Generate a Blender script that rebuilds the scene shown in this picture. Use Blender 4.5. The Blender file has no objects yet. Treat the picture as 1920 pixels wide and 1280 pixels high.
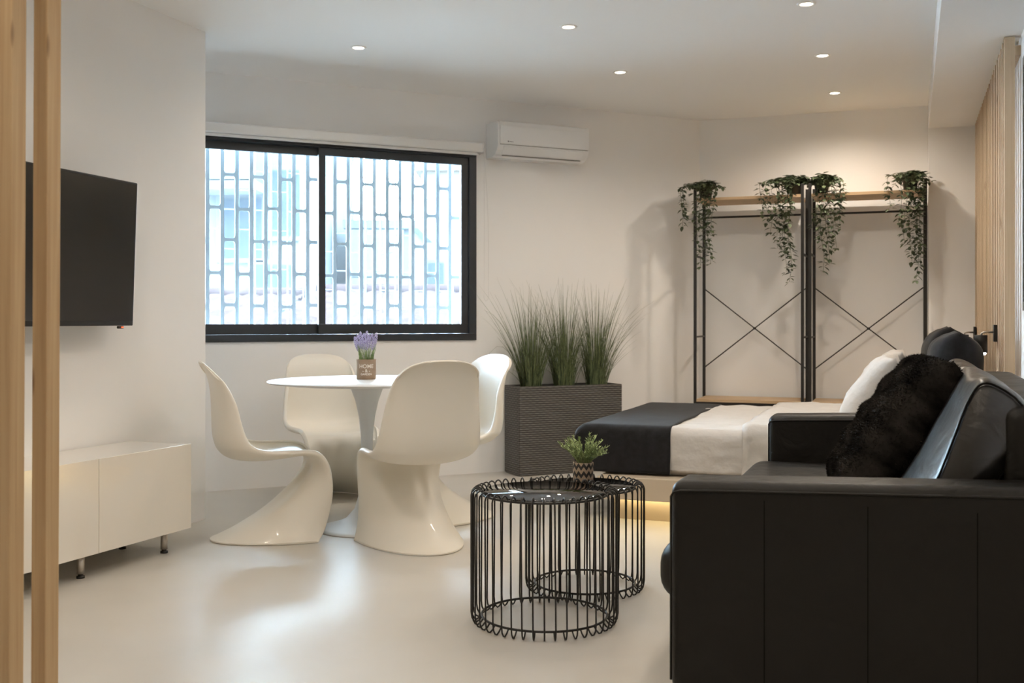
import bpy, bmesh, math, random
from math import sin, cos, pi, radians, sqrt, atan2
from mathutils import Vector, Matrix, noise

random.seed(7)
sc = bpy.context.scene
COL = sc.collection

# ------------------------------------------------------------------ camera
F = 2000.0          # focal length in pixels of the 1920 px wide frame
HZ = 600.0          # picture row of the horizon
EYE = 1.04          # eye height
cam_d = bpy.data.cameras.new('camera')
cam = bpy.data.objects.new('camera', cam_d)
COL.objects.link(cam)
cam.location = (0, 0, EYE)
cam.rotation_euler = (pi / 2, 0, 0)
cam_d.sensor_width = 36.0
cam_d.lens = 36.0 * F / 1920.0
cam_d.shift_y = -(640 - HZ) / 1920.0
cam_d.clip_start = 0.05
cam_d.clip_end = 200
cam_d.dof.use_dof = True
cam_d.dof.focus_distance = 4.4
cam_d.dof.aperture_fstop = 4.5
sc.camera = cam

# ------------------------------------------------------------------ view, world
sc.view_settings.view_transform = 'Standard'
sc.view_settings.look = 'None'
sc.view_settings.gamma = 1.0
sc.view_settings.exposure = 0.20
sc.view_settings.use_curve_mapping = False
try:
    sc.cycles.use_denoising = True
    sc.cycles.max_bounces = 14
    sc.cycles.diffuse_bounces = 10
    sc.cycles.glossy_bounces = 5
    sc.cycles.transparent_max_bounces = 24
    sc.cycles.sample_clamp_indirect = 10.0
    sc.cycles.caustics_reflective = False
    sc.cycles.caustics_refractive = False
except Exception:
    pass

world = bpy.data.worlds.new('world')
sc.world = world
world.use_nodes = True
bg = world.node_tree.nodes['Background']
# overcast sky: three times brighter overhead than at the horizon
SKY = 52.0
wn_, wl_ = world.node_tree.nodes, world.node_tree.links
w_tc = wn_.new('ShaderNodeTexCoord')
w_sp = wn_.new('ShaderNodeSeparateXYZ')
w_mr = wn_.new('ShaderNodeMapRange')
w_mr.inputs['From Min'].default_value = 0.0
w_mr.inputs['From Max'].default_value = 1.0
w_mr.inputs['To Min'].default_value = SKY
w_mr.inputs['To Max'].default_value = SKY * 3.0
wl_.new(w_tc.outputs['Generated'], w_sp.inputs[0])
wl_.new(w_sp.outputs['Z'], w_mr.inputs['Value'])
wl_.new(w_mr.outputs[0], bg.inputs[1])
bg.inputs[0].default_value = (0.66, 0.83, 1.0, 1)

DOWNLIGHT_W = 1.45
WARM = (1.0, 0.86, 0.70)

def lamp(name, kind, loc, energy, color, size=0.1, rot=(0, 0, 0), parent=None, **kw):
    d = bpy.data.lights.new(name, kind)
    d.energy = energy
    d.color = color
    for k, v in kw.items():
        setattr(d, k, v)
    if kind == 'AREA' and 'shape' not in kw:
        d.shape = 'DISK'
        d.size = size
    o = bpy.data.objects.new(name, d)
    o.location = loc
    o.rotation_euler = rot
    COL.objects.link(o)
    if parent:
        o.parent = parent
    return o

# ------------------------------------------------------------------ the plan of the room
CEIL = 2.546
SOF = 2.354                       # underside of the beam
ux = Vector((0.937, -0.349, 0))   # along the back wall, towards the right wall
uy = Vector((0.349, 0.937, 0))    # along the right wall, away from the camera
WW = atan2(0.485, 1.0)            # heading of the window wall
wd = Vector((cos(WW), sin(WW), 0))
wn = Vector((sin(WW), -cos(WW), 0))   # into the room
W0 = Vector((-0.246, 7.370 - 0.485 * 0.246, 0))      # right outer edge of the window frame on the wall
BC = Vector((1.421, 8.056, 0))    # corner window wall / back wall

def ww(s, z=0, out=0.0):          # point on the window wall: s metres right of the frame edge, out = into the room
    return W0 + wd * s + wn * out + Vector((0, 0, z))

# ------------------------------------------------------------------ helpers
def tag(o, label=None, cat=None, group=None, kind=None):
    if label: o['label'] = label
    if cat: o['category'] = cat
    if group: o['group'] = group
    if kind: o['kind'] = kind
    return o

def empty(name, loc, rz=0.0, label=None, cat=None, group=None, rot=None):
    o = bpy.data.objects.new(name, None)
    o.empty_display_size = 0.05
    o.location = loc
    o.rotation_euler = rot if rot else (0, 0, rz)
    COL.objects.link(o)
    return tag(o, label, cat, group)

def link_mesh(name, bm, m, parent=None, smooth=False, auto=None):
    me = bpy.data.meshes.new(name)
    bmesh.ops.recalc_face_normals(bm, faces=bm.faces) if auto != 'keep' else None
    bm.to_mesh(me)
    bm.free()
    if smooth:
        for p in me.polygons:
            p.use_smooth = True
    ms = m if isinstance(m, (list, tuple)) else [m]
    for k in ms:
        me.materials.append(k)
    o = bpy.data.objects.new(name, me)
    COL.objects.link(o)
    if parent:
        o.parent = parent
    return o

def from_data(name, vs, fs, m, parent=None, smooth=True, mats=None, keep=False):
    me = bpy.data.meshes.new(name)
    me.from_pydata([tuple(v) for v in vs], [], fs)
    if smooth:
        for p in me.polygons:
            p.use_smooth = True
    ms = m if isinstance(m, (list, tuple)) else [m]
    for k in ms:
        me.materials.append(k)
    if mats:
        for p, i in zip(me.polygons, mats):
            p.material_index = i
    me.validate()
    me.update()
    o = bpy.data.objects.new(name, me)
    COL.objects.link(o)
    if parent:
        o.parent = parent
    return o

def add_box(bm, c, s, bev=0.0, rz=0.0, M=None, seg=2):
    """box centred at c with full size s"""
    t = bmesh.new()
    bmesh.ops.create_cube(t, size=1.0)
    for v in t.verts:
        v.co = Vector((v.co.x * s[0], v.co.y * s[1], v.co.z * s[2]))
    if bev > 0:
        bmesh.ops.bevel(t, geom=list(t.edges), offset=bev, segments=seg, profile=0.5, affect='EDGES')
    R = Matrix.Rotation(rz, 4, 'Z')
    T = Matrix.Translation(Vector(c)) @ R
    if M is not None:
        T = M @ T
    t.transform(T)
    me = bpy.data.meshes.new('tmp')
    t.to_mesh(me)
    t.free()
    bm.from_mesh(me)
    bpy.data.meshes.remove(me)

def box_obj(name, c, s, m, parent=None, bev=0.0, rz=0.0, seg=2, smooth=False):
    bm = bmesh.new()
    add_box(bm, c, s, bev, rz, seg=seg)
    return link_mesh(name, bm, m, parent, smooth)

def prism(bm, pts, z0, z1):
    """vertical prism over the ground polygon pts"""
    lo = [bm.verts.new((p[0], p[1], z0)) for p in pts]
    hi = [bm.verts.new((p[0], p[1], z1)) for p in pts]
    n = len(pts)
    bm.faces.new(lo)
    bm.faces.new(hi)
    for i in range(n):
        bm.faces.new((lo[i], lo[(i + 1) % n], hi[(i + 1) % n], hi[i]))

def tube_data(vs, fs, pts, r, seg=8, closed=False, cap=True):
    pts = [Vector(p) for p in pts]
    n = len(pts)
    base = len(vs)
    prev = None
    for i, p in enumerate(pts):
        if closed:
            t = (pts[(i + 1) % n] - pts[(i - 1) % n])
        else:
            t = pts[min(i + 1, n - 1)] - pts[max(i - 1, 0)]
        if t.length < 1e-9:
            t = Vector((0, 0, 1))
        t.normalize()
        if prev is None:
            a = Vector((0, 0, 1)) if abs(t.z) < 0.9 else Vector((1, 0, 0))
            nrm = t.cross(a).normalized()
        else:
            nrm = (prev - t * prev.dot(t))
            nrm = nrm.normalized() if nrm.length > 1e-6 else t.orthogonal().normalized()
        prev = nrm
        b = t.cross(nrm)
        rr = r[i] if isinstance(r, (list, tuple)) else r
        for k in range(seg):
            a = 2 * pi * k / seg
            vs.append(p + nrm * cos(a) * rr + b * sin(a) * rr)
    m = n if closed else n - 1
    for i in range(m):
        i2 = (i + 1) % n
        for k in range(seg):
            k2 = (k + 1) % seg
            fs.append((base + i * seg + k, base + i * seg + k2, base + i2 * seg + k2, base + i2 * seg + k))
    if cap and not closed:
        fs.append(tuple(base + k for k in range(seg))[::-1])
        fs.append(tuple(base + (n - 1) * seg + k for k in range(seg)))

def tube_obj(name, pts, r, m, parent=None, seg=8, closed=False):
    vs, fs = [], []
    tube_data(vs, fs, pts, r, seg, closed)
    return from_data(name, vs, fs, m, parent)

def lathe_obj(name, prof, m, parent=None, seg=48, c=(0, 0, 0), smooth=True):
    """prof: list of (r, z), revolved about z; r = 0 closes"""
    vs, fs = [], []
    rings = []
    for r, z in prof:
        if r < 1e-6:
            rings.append([len(vs)])
            vs.append((c[0], c[1], c[2] + z))
        else:
            s = len(vs)
            rings.append(list(range(s, s + seg)))
            for k in range(seg):
                a = 2 * pi * k / seg
                vs.append((c[0] + r * cos(a), c[1] + r * sin(a), c[2] + z))
    for A, B in zip(rings[:-1], rings[1:]):
        for k in range(seg):
            k2 = (k + 1) % seg
            if len(A) == 1 and len(B) == 1:
                break
            if len(A) == 1:
                fs.append((A[0], B[k2], B[k]))
            elif len(B) == 1:
                fs.append((A[k], A[k2], B[0]))
            else:
                fs.append((A[k], A[k2], B[k2], B[k]))
    return from_data(name, vs, fs, m, parent, smooth)

def catmull(tab, u):
    n = len(tab)
    i = min(max(int(math.floor(u)), 0), n - 2)
    t = u - i
    p0 = tab[max(i - 1, 0)]; p1 = tab[i]; p2 = tab[i + 1]; p3 = tab[min(i + 2, n - 1)]
    def f(a, b, c, d):
        return 0.5 * ((2 * b) + (-a + c) * t + (2 * a - 5 * b + 4 * c - d) * t * t + (-a + 3 * b - 3 * c + d) * t ** 3)
    if isinstance(p1, (int, float)):
        return f(p0, p1, p2, p3)
    return tuple(f(a, b, c, d) for a, b, c, d in zip(p0, p1, p2, p3))

def grid_obj(name, fn, nu, nv, m, parent=None, wrap_u=False, wrap_v=False, smooth=True):
    vs = [fn(i, j) for i in range(nu) for j in range(nv)]
    fs = []
    for i in range(nu if wrap_u else nu - 1):
        for j in range(nv if wrap_v else nv - 1):
            i2, j2 = (i + 1) % nu, (j + 1) % nv
            fs.append((i * nv + j, i2 * nv + j, i2 * nv + j2, i * nv + j2))
    return from_data(name, vs, fs, m, parent, smooth)

def modifier(o, kind, **kw):
    md = o.modifiers.new(kind.lower(), kind)
    for k, v in kw.items():
        setattr(md, k, v)
    return md

# ------------------------------------------------------------------ materials
def principled(name, color, rough=0.5, metal=0.0, spec=0.5, coat=0.0, sheen=0.0, emit=None, estr=0.0):
    m = bpy.data.materials.new(name)
    m.use_nodes = True
    b = m.node_tree.nodes['Principled BSDF']
    b.inputs['Base Color'].default_value = (*color, 1)
    b.inputs['Roughness'].default_value = rough
    b.inputs['Metallic'].default_value = metal
    b.inputs['Specular IOR Level'].default_value = spec
    b.inputs['Coat Weight'].default_value = coat
    b.inputs['Coat Roughness'].default_value = 0.05
    b.inputs['Sheen Weight'].default_value = sheen
    if emit:
        b.inputs['Emission Color'].default_value = (*emit, 1)
        b.inputs['Emission Strength'].default_value = estr
    return m

def nodes(m):
    nt = m.node_tree
    return nt, nt.nodes, nt.links, nt.nodes['Principled BSDF']

def mottle(m, c1, c2, scale=2.0, detail=5.0, bump=0.0, bscale=None, bdist=0.01, coords='Object', lo=0.3, hi=0.7, stretch=None, rough=None):
    nt, N, L, b = nodes(m)
    tc = N.new('ShaderNodeTexCoord')
    src = tc.outputs[coords]
    if stretch:
        mp = N.new('ShaderNodeMapping')
        mp.inputs['Scale'].default_value = stretch
        L.new(src, mp.inputs['Vector'])
        src = mp.outputs[0]
    nz = N.new('ShaderNodeTexNoise')
    nz.inputs['Scale'].default_value = scale
    nz.inputs['Detail'].default_value = detail
    L.new(src, nz.inputs['Vector'])
    cr = N.new('ShaderNodeValToRGB')
    cr.color_ramp.elements[0].position = lo
    cr.color_ramp.elements[0].color = (*c1, 1)
    cr.color_ramp.elements[1].position = hi
    cr.color_ramp.elements[1].color = (*c2, 1)
    L.new(nz.outputs['Fac'], cr.inputs[0])
    L.new(cr.outputs[0], b.inputs['Base Color'])
    if rough:
        mr = N.new('ShaderNodeMapRange')
        mr.inputs['To Min'].default_value = rough[0]
        mr.inputs['To Max'].default_value = rough[1]
        L.new(nz.outputs['Fac'], mr.inputs['Value'])
        L.new(mr.outputs[0], b.inputs['Roughness'])
    if bump > 0:
        n2 = N.new('ShaderNodeTexNoise')
        n2.inputs['Scale'].default_value = bscale or scale * 10
        n2.inputs['Detail'].default_value = 4
        L.new(src, n2.inputs['Vector'])
        bp = N.new('ShaderNodeBump')
        bp.inputs['Strength'].default_value = bump
        bp.inputs['Distance'].default_value = bdist
        L.new(n2.outputs['Fac'], bp.inputs['Height'])
        L.new(bp.outputs[0], b.inputs['Normal'])
    return m

M = {}
M['wall'] = mottle(principled('white_paint', (0.78, 0.77, 0.75), 0.85, spec=0.2), (0.865, 0.86, 0.855), (0.89, 0.887, 0.882), 1.3, 3, bump=0.08, bscale=60, bdist=0.002)
M['ceiling'] = principled('ceiling_paint', (0.91, 0.91, 0.91), 0.9, spec=0.1)
M['floor'] = mottle(principled('microcement', (0.56, 0.49, 0.41), 0.36, spec=0.4), (0.53, 0.505, 0.46), (0.60, 0.575, 0.53), 1.6, 7, bump=0.05, bscale=25, bdist=0.003, rough=(0.32, 0.47))
M['platform'] = mottle(principled('platform_microcement', (0.54, 0.47, 0.38), 0.5), (0.50, 0.415, 0.31), (0.57, 0.48, 0.375), 2.2, 6)
M['plastic'] = principled('white_moulded_plastic', (0.81, 0.775, 0.70), 0.38, spec=0.5, coat=0.15)
M['lacquer'] = principled('white_lacquer', (0.80, 0.795, 0.78), 0.25, coat=0.6)
M['tablelacquer'] = principled('table_lacquer', (0.66, 0.665, 0.67), 0.38, spec=0.35)
M['gloss'] = principled('cream_high_gloss', (0.80, 0.76, 0.69), 0.12, coat=0.9)
M['steel'] = principled('brushed_steel', (0.62, 0.58, 0.53), 0.28, metal=1.0)
M['black'] = principled('black_plastic', (0.012, 0.012, 0.012), 0.45)
M['screen'] = principled('tv_glass', (0.020, 0.020, 0.020), 0.16, spec=0.6)
M['alu'] = principled('black_aluminium', (0.011, 0.012, 0.013), 0.33, spec=0.6)
M['seal'] = principled('rubber_seal', (0.004, 0.004, 0.004), 0.7)
M['wire'] = principled('black_wire', (0.010, 0.009, 0.008), 0.38, spec=0.5)
M['tableglass'] = None
M['rack'] = principled('dark_powder_coat', (0.016, 0.014, 0.012), 0.5)
M['cotton'] = mottle(principled('white_cotton', (0.6, 0.59, 0.57), 0.85, spec=0.2, sheen=0.2), (0.58, 0.565, 0.545), (0.63, 0.615, 0.60), 8, 4, bump=0.5, bscale=6, bdist=0.05)
M['blanket'] = mottle(principled('black_wool', (0.010, 0.010, 0.012), 0.9, spec=0.2, sheen=0.12), (0.010, 0.010, 0.011), (0.018, 0.018, 0.020), 30, 6, bump=0.2, bscale=180, bdist=0.002)
M['pot'] = principled('dark_pot', (0.012, 0.014, 0.012), 0.5)
M['mirror_led'] = principled('led_diffuser', (1, 1, 1), 0.5, emit=(1.0, 0.82, 0.42), estr=14)
M['lamp_led'] = principled('lamp_diffuser', (1, 1, 1), 0.5, emit=(0.92, 0.96, 1.0), estr=26)
M['down_led'] = principled('downlight_diffuser', (1, 1, 1), 0.5, emit=(1.0, 0.86, 0.66), estr=12)
M['downtrim'] = principled('downlight_trim', (0.85, 0.84, 0.82), 0.4)
M['red'] = principled('red_led', (0.3, 0.02, 0.01), 0.4, emit=(1, 0.1, 0.03), estr=2.5)
M['lavender'] = mottle(principled('lavender_bloom', (0.5, 0.46, 0.66), 0.8), (0.36, 0.33, 0.55), (0.66, 0.62, 0.78), 90, 2)
M['stem'] = mottle(principled('herb_green', (0.2, 0.3, 0.1), 0.7), (0.08, 0.15, 0.05), (0.34, 0.44, 0.18), 60, 2)
M['herb'] = mottle(principled('pale_herb_green', (0.25, 0.36, 0.1), 0.6), (0.16, 0.23, 0.09), (0.44, 0.52, 0.24), 35, 2)
M['grass'] = mottle(principled('artificial_grass', (0.05, 0.09, 0.03), 0.5), (0.022, 0.042, 0.016), (0.19, 0.23, 0.10), 3, 2, stretch=(45, 45, 1.2), lo=0.35, hi=0.65)
M['ivy'] = mottle(principled('ivy_green', (0.05, 0.085, 0.035), 0.5), (0.030, 0.052, 0.026), (0.12, 0.15, 0.075), 14, 2)
M['soil'] = principled('dark_soil', (0.012, 0.010, 0.008), 0.9)
M['kraft'] = mottle(principled('kraft_brown', (0.33, 0.23, 0.155), 0.75), (0.29, 0.20, 0.13), (0.38, 0.27, 0.185), 25, 4)
M['ink'] = principled('white_ink', (0.78, 0.72, 0.64), 0.7)
M['greyink'] = principled('grey_print', (0.10, 0.10, 0.11), 0.6)
M['frame'] = principled('picture_frame_bronze', (0.06, 0.055, 0.048), 0.35, metal=0.3)
M['matboard'] = principled('picture_board', (0.5, 0.5, 0.5), 0.5)
M['ac'] = principled('air_conditioner_plastic', (0.80, 0.81, 0.82), 0.22, coat=0.3)
M['acslot'] = principled('air_outlet_grey', (0.22, 0.21, 0.20), 0.5)
M['grille'] = mottle(principled('painted_grille', (0.32, 0.44, 0.50), 0.5), (0.42, 0.52, 0.57), (0.52, 0.61, 0.66), 12, 3)
M['grille_thin'] = principled('painted_wire_grille', (0.45, 0.55, 0.60), 0.6, spec=0.1)
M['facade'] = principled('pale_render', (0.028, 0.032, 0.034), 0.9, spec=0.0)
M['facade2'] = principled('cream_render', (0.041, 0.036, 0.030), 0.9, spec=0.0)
M['facade3'] = principled('brown_render', (0.52, 0.42, 0.36), 0.9)
M['outwin'] = principled('far_window', (0.012, 0.016, 0.020), 0.6, spec=0.0)
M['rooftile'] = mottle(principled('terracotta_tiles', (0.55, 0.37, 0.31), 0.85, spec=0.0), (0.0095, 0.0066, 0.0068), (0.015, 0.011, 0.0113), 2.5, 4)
M['ground'] = principled('street_grey', (0.72, 0.74, 0.77), 0.9)
M['cord'] = principled('white_cord', (0.75, 0.75, 0.74), 0.6)

def wood(name, c1, c2, c3, grain='Z', knots=True, rough=0.55):
    m = principled(name, c1, rough, spec=0.35)
    nt, N, L, b = nodes(m)
    tc = N.new('ShaderNodeTexCoord')
    mp = N.new('ShaderNodeMapping')
    s = {'Z': (34, 34, 1.1), 'X': (1.1, 34, 34), 'Y': (34, 1.1, 34)}[grain]
    mp.inputs['Scale'].default_value = s
    L.new(tc.outputs['Object'], mp.inputs['Vector'])
    nz = N.new('ShaderNodeTexNoise')
    nz.inputs['Scale'].default_value = 1.6
    nz.inputs['Detail'].default_value = 6
    nz.inputs['Distortion'].default_value = 0.6
    L.new(mp.outputs[0], nz.inputs['Vector'])
    cr = N.new('ShaderNodeValToRGB')
    e = cr.color_ramp.elements
    e[0].position = 0.30; e[0].color = (*c1, 1)
    e[1].position = 0.72; e[1].color = (*c2, 1)
    L.new(nz.outputs['Fac'], cr.inputs[0])
    out = cr.outputs[0]
    if knots:
        m2 = N.new('ShaderNodeMapping')
        s2 = {'Z': (9, 9, 2.6), 'X': (2.6, 9, 9), 'Y': (9, 2.6, 9)}[grain]
        m2.inputs['Scale'].default_value = s2
        L.new(tc.outputs['Object'], m2.inputs['Vector'])
        vo = N.new('ShaderNodeTexVoronoi')
        vo.inputs['Scale'].default_value = 1.0
        L.new(m2.outputs[0], vo.inputs['Vector'])
        k = N.new('ShaderNodeValToRGB')
        k.color_ramp.elements[0].position = 0.05; k.color_ramp.elements[0].color = (1, 1, 1, 1)
        k.color_ramp.elements[1].position = 0.12; k.color_ramp.elements[1].color = (0, 0, 0, 1)
        L.new(vo.outputs['Distance'], k.inputs[0])
        mx = N.new('ShaderNodeMixRGB')
        mx.inputs[2].default_value = (*c3, 1)
        L.new(k.outputs[0], mx.inputs[0])
        L.new(out, mx.inputs[1])
        out = mx.outputs[0]
    L.new(out, b.inputs['Base Color'])
    bp = N.new('ShaderNodeBump')
    bp.inputs['Strength'].default_value = 0.15
    bp.inputs['Distance'].default_value = 0.002
    L.new(nz.outputs['Fac'], bp.inputs['Height'])
    L.new(bp.outputs[0], b.inputs['Normal'])
    return m

M['pine'] = wood('pine_batten', (0.43, 0.285, 0.15), (0.56, 0.40, 0.23), (0.16, 0.08, 0.035))
M['slat'] = wood('pine_slat', (0.54, 0.41, 0.275), (0.66, 0.52, 0.37), (0.25, 0.14, 0.07))
M['shelf'] = wood('oak_shelf', (0.52, 0.36, 0.21), (0.64, 0.47, 0.30), (0.3, 0.2, 0.1), grain='X', knots=False)

def leather(name='black_leather', spec=0.28, ro=(0.34, 0.52)):
    m = principled(name, (0.007, 0.006, 0.0045), 0.40, spec=spec)
    nt, N, L, b = nodes(m)
    tc = N.new('ShaderNodeTexCoord')
    n1 = N.new('ShaderNodeTexNoise'); n1.inputs['Scale'].default_value = 9; n1.inputs['Detail'].default_value = 3; n1.inputs['Distortion'].default_value = 1.2
    vo = N.new('ShaderNodeTexVoronoi'); vo.inputs['Scale'].default_value = 420
    L.new(tc.outputs['Object'], n1.inputs['Vector']); L.new(tc.outputs['Object'], vo.inputs['Vector'])
    b1 = N.new('ShaderNodeBump'); b1.inputs['Strength'].default_value = 0.30; b1.inputs['Distance'].default_value = 0.02
    b2 = N.new('ShaderNodeBump'); b2.inputs['Strength'].default_value = 0.12; b2.inputs['Distance'].default_value = 0.001
    L.new(n1.outputs['Fac'], b1.inputs['Height']); L.new(vo.outputs['Distance'], b2.inputs['Height'])
    L.new(b1.outputs[0], b2.inputs['Normal']); L.new(b2.outputs[0], b.inputs['Normal'])
    mr = N.new('ShaderNodeMapRange'); mr.inputs['To Min'].default_value = ro[0]; mr.inputs['To Max'].default_value = ro[1]
    L.new(n1.outputs['Fac'], mr.inputs['Value']); L.new(mr.outputs[0], b.inputs['Roughness'])
    return m
M['leather'] = leather()
M['leather_soft'] = leather('black_cushion_leather', 0.75, (0.26, 0.40))
M['seam'] = principled('leather_seam', (0.004, 0.0035, 0.003), 0.8, spec=0.1)

def fur_mat():
    m = principled('black_faux_fur', (0.010, 0.009, 0.008), 0.8, spec=0.04, sheen=0.0)
    return mottle(m, (0.002, 0.002, 0.002), (0.040, 0.035, 0.031), 8, 3, stretch=(1, 1, 2.0))  # pale end of the mottle puts brown-grey sheen patches into the colour
M['fur'] = fur_mat()

def rattan():
    m = principled('grey_woven_rattan', (0.10, 0.095, 0.088), 0.6)
    nt, N, L, b = nodes(m)
    tc = N.new('ShaderNodeTexCoord')
    sp = N.new('ShaderNodeSeparateXYZ'); L.new(tc.outputs['Object'], sp.inputs[0])
    def math_(op, a, bb=None):
        n = N.new('ShaderNodeMath'); n.operation = op
        for i, x in enumerate((a, bb)):
            if x is None: continue
            if isinstance(x, (int, float)): n.inputs[i].default_value = x
            else: L.new(x, n.inputs[i])
        return n.outputs[0]
    along = math_('ADD', sp.outputs[0], sp.outputs[1])
    # strips one above the other, weaving in and out of the uprights: phase flips every strip
    row = math_('MULTIPLY', sp.outputs[2], 1 / 0.0145)
    rowi = math_('FLOOR', row)
    ph = math_('MULTIPLY', rowi, pi)
    w = math_('SINE', math_('ADD', math_('MULTIPLY', along, 2 * pi / 0.05), ph))
    fr = math_('FRACT', row)
    hump = math_('SINE', math_('MULTIPLY', fr, pi))
    h = math_('MULTIPLY', math_('ADD', math_('MULTIPLY', w, 0.22), 0.9), hump)
    cr = N.new('ShaderNodeValToRGB')
    cr.color_ramp.elements[0].position = 0.1; cr.color_ramp.elements[0].color = (0.035, 0.033, 0.030, 1)
    cr.color_ramp.elements[1].position = 0.9; cr.color_ramp.elements[1].color = (0.125, 0.118, 0.108, 1)
    L.new(h, cr.inputs[0]); L.new(cr.outputs[0], b.inputs['Base Color'])
    bp = N.new('ShaderNodeBump'); bp.inputs['Strength'].default_value = 0.7; bp.inputs['Distance'].default_value = 0.004
    L.new(h, bp.inputs['Height']); L.new(bp.outputs[0], b.inputs['Normal'])
    return m
M['rattan'] = rattan()

def chevron():
    m = principled('chevron_print', (0.3, 0.24, 0.17), 0.6)
    nt, N, L, b = nodes(m)
    tc = N.new('ShaderNodeTexCoord')
    sp = N.new('ShaderNodeSeparateXYZ'); L.new(tc.outputs['Object'], sp.inputs[0])
    def mt(op, a, bb=None):
        n = N.new('ShaderNodeMath'); n.operation = op
        for i, x in enumerate((a, bb)):
            if x is None: continue
            if isinstance(x, (int, float)): n.inputs[i].default_value = x
            else: L.new(x, n.inputs[i])
        return n.outputs[0]
    ang = mt('ARCTAN2', sp.outputs[1], sp.outputs[0])
    saw = mt('PINGPONG', mt('MULTIPLY', ang, 12 / (2 * pi)), 0.5)
    zz = mt('ADD', mt('MULTIPLY', sp.outputs[2], 1 / 0.030), mt('MULTIPLY', saw, 0.95))
    f = mt('GREATER_THAN', mt('FRACT', zz), 0.5)
    mx = N.new('ShaderNodeMixRGB')
    mx.inputs[1].default_value = (0.36, 0.27, 0.19, 1); mx.inputs[2].default_value = (0.018, 0.016, 0.015, 1)
    L.new(f, mx.inputs[0]); L.new(mx.outputs[0], b.inputs['Base Color'])
    return m
M['chevron'] = chevron()

def pane_glass(name, veil=0.06, tint=(0.93, 0.97, 0.98)):
    m = bpy.data.materials.new(name)
    m.use_nodes = True
    nt = m.node_tree; N = nt.nodes; L = nt.links
    N.clear()
    out = N.new('ShaderNodeOutputMaterial')
    tr = N.new('ShaderNodeBsdfTransparent'); tr.inputs[0].default_value = (*tint, 1)
    gl = N.new('ShaderNodeBsdfGlossy'); gl.inputs['Roughness'].default_value = 0.03
    tl = N.new('ShaderNodeBsdfTranslucent'); tl.inputs[0].default_value = (0.9, 0.96, 1, 1)
    fr = N.new('ShaderNodeFresnel'); fr.inputs[0].default_value = 1.45
    a = N.new('ShaderNodeMixShader'); b = N.new('ShaderNodeMixShader')
    a.inputs[0].default_value = veil  # translucent share puts a glare haze into the pane
    L.new(tr.outputs[0], a.inputs[1]); L.new(tl.outputs[0], a.inputs[2])
    L.new(fr.outputs[0], b.inputs[0]); L.new(a.outputs[0], b.inputs[1]); L.new(gl.outputs[0], b.inputs[2])
    L.new(b.outputs[0], out.inputs[0])
    return m
M['glass'] = pane_glass('window_glass', 0.018)

def tinted_glass():
    m = bpy.data.materials.new('black_tinted_glass')
    m.use_nodes = True
    nt = m.node_tree; N = nt.nodes; L = nt.links
    N.clear()
    out = N.new('ShaderNodeOutputMaterial')
    tr = N.new('ShaderNodeBsdfTransparent'); tr.inputs[0].default_value = (0.07, 0.075, 0.075, 1)
    gl = N.new('ShaderNodeBsdfGlossy'); gl.inputs['Roughness'].default_value = 0.02
    fr = N.new('ShaderNodeFresnel'); fr.inputs[0].default_value = 2.9
    b = N.new('ShaderNodeMixShader')
    L.new(fr.outputs[0], b.inputs[0]); L.new(tr.outputs[0], b.inputs[1]); L.new(gl.outputs[0], b.inputs[2])
    L.new(b.outputs[0], out.inputs[0])
    return m
M['tableglass'] = tinted_glass()

# ================================================================== THE SETTING
def struct(name, bm, m, parent=None):
    o = link_mesh(name, bm, m, parent)
    if parent is None:
        o['kind'] = 'structure'
    return o

# floor and ceiling
bm = bmesh.new(); prism(bm, [(-5, -3), (5, -3), (5, 9.5), (-5, 9.5)], -0.1, 0.0); struct('floor', bm, M['floor'])
bm = bmesh.new(); prism(bm, [(-5, -3), (5, -3), (5, 9.5), (-5, 9.5)], CEIL, CEIL + 0.12); struct('ceiling', bm, M['ceiling'])

# window wall with an opening
WIN_L, WIN_B, WIN_T = -2.13, 0.915, 2.165
bm = bmesh.new()
def wall_seg(bm, s0, s1, z0, z1, th=0.22):
    a, b_ = ww(s0), ww(s1)
    c, d = ww(s1, 0, -th), ww(s0, 0, -th)
    prism(bm, [a, b_, c, d], z0, z1)
S_END = (BC - W0).dot(wd) + 0.3
wall_seg(bm, -5.0, WIN_L, 0, CEIL)
wall_seg(bm, 0.0, S_END, 0, CEIL)
wall_seg(bm, WIN_L, 0.0, 0, WIN_B)
wall_seg(bm, WIN_L, 0.0, WIN_T, CEIL)
struct('wall_window', bm, M['wall'])

# back wall (behind the clothes rack)
bm = bmesh.new()
p0, p1 = BC - ux * 0.1, BC + ux * 3.0
prism(bm, [p0, p1, p1 + uy * 0.2, p0 + uy * 0.2], 0, CEIL)
struct('wall_back', bm, M['wall'])

# pillar and the beam it carries
PL = Vector((2.857, 7.315, 0))    # left front corner of the pillar
bm = bmesh.new()
prism(bm, [PL, PL + ux * 1.2, PL + ux * 1.2 + uy * 0.6, PL + uy * 0.6], 0, SOF)
struct('wall_pillar', bm, M['wall'])
bm = bmesh.new()
b0 = PL + uy * 0.6; b1 = PL - uy * 5.6
prism(bm, [b0, b0 + ux * 1.3, b1 + ux * 1.3, b1], SOF, CEIL)
struct('trim_1', bm, M['wall'])

# right wall, behind the battens
def rw(Y, off=0.0):               # point on the right wall's face at depth Y
    x = 0.3725 * Y + 0.516
    return Vector((x, Y, 0)) - ux * off
bm = bmesh.new()
a, b_ = rw(8.2), rw(2.1)
prism(bm, [a, b_, b_ + ux * 0.2, a + ux * 0.2], 0, CEIL)
prism(bm, [b_, b_ + ux * 3.0, b_ + ux * 3.0 + uy * 0.15, b_ + uy * 0.15], 0, CEIL)
prism(bm, [(3.6, -2.1), (3.8, -2.1), (3.8, 1.6), (3.6, 1.6)], 0, CEIL)
struct('wall_right', bm, M['wall'])

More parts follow.
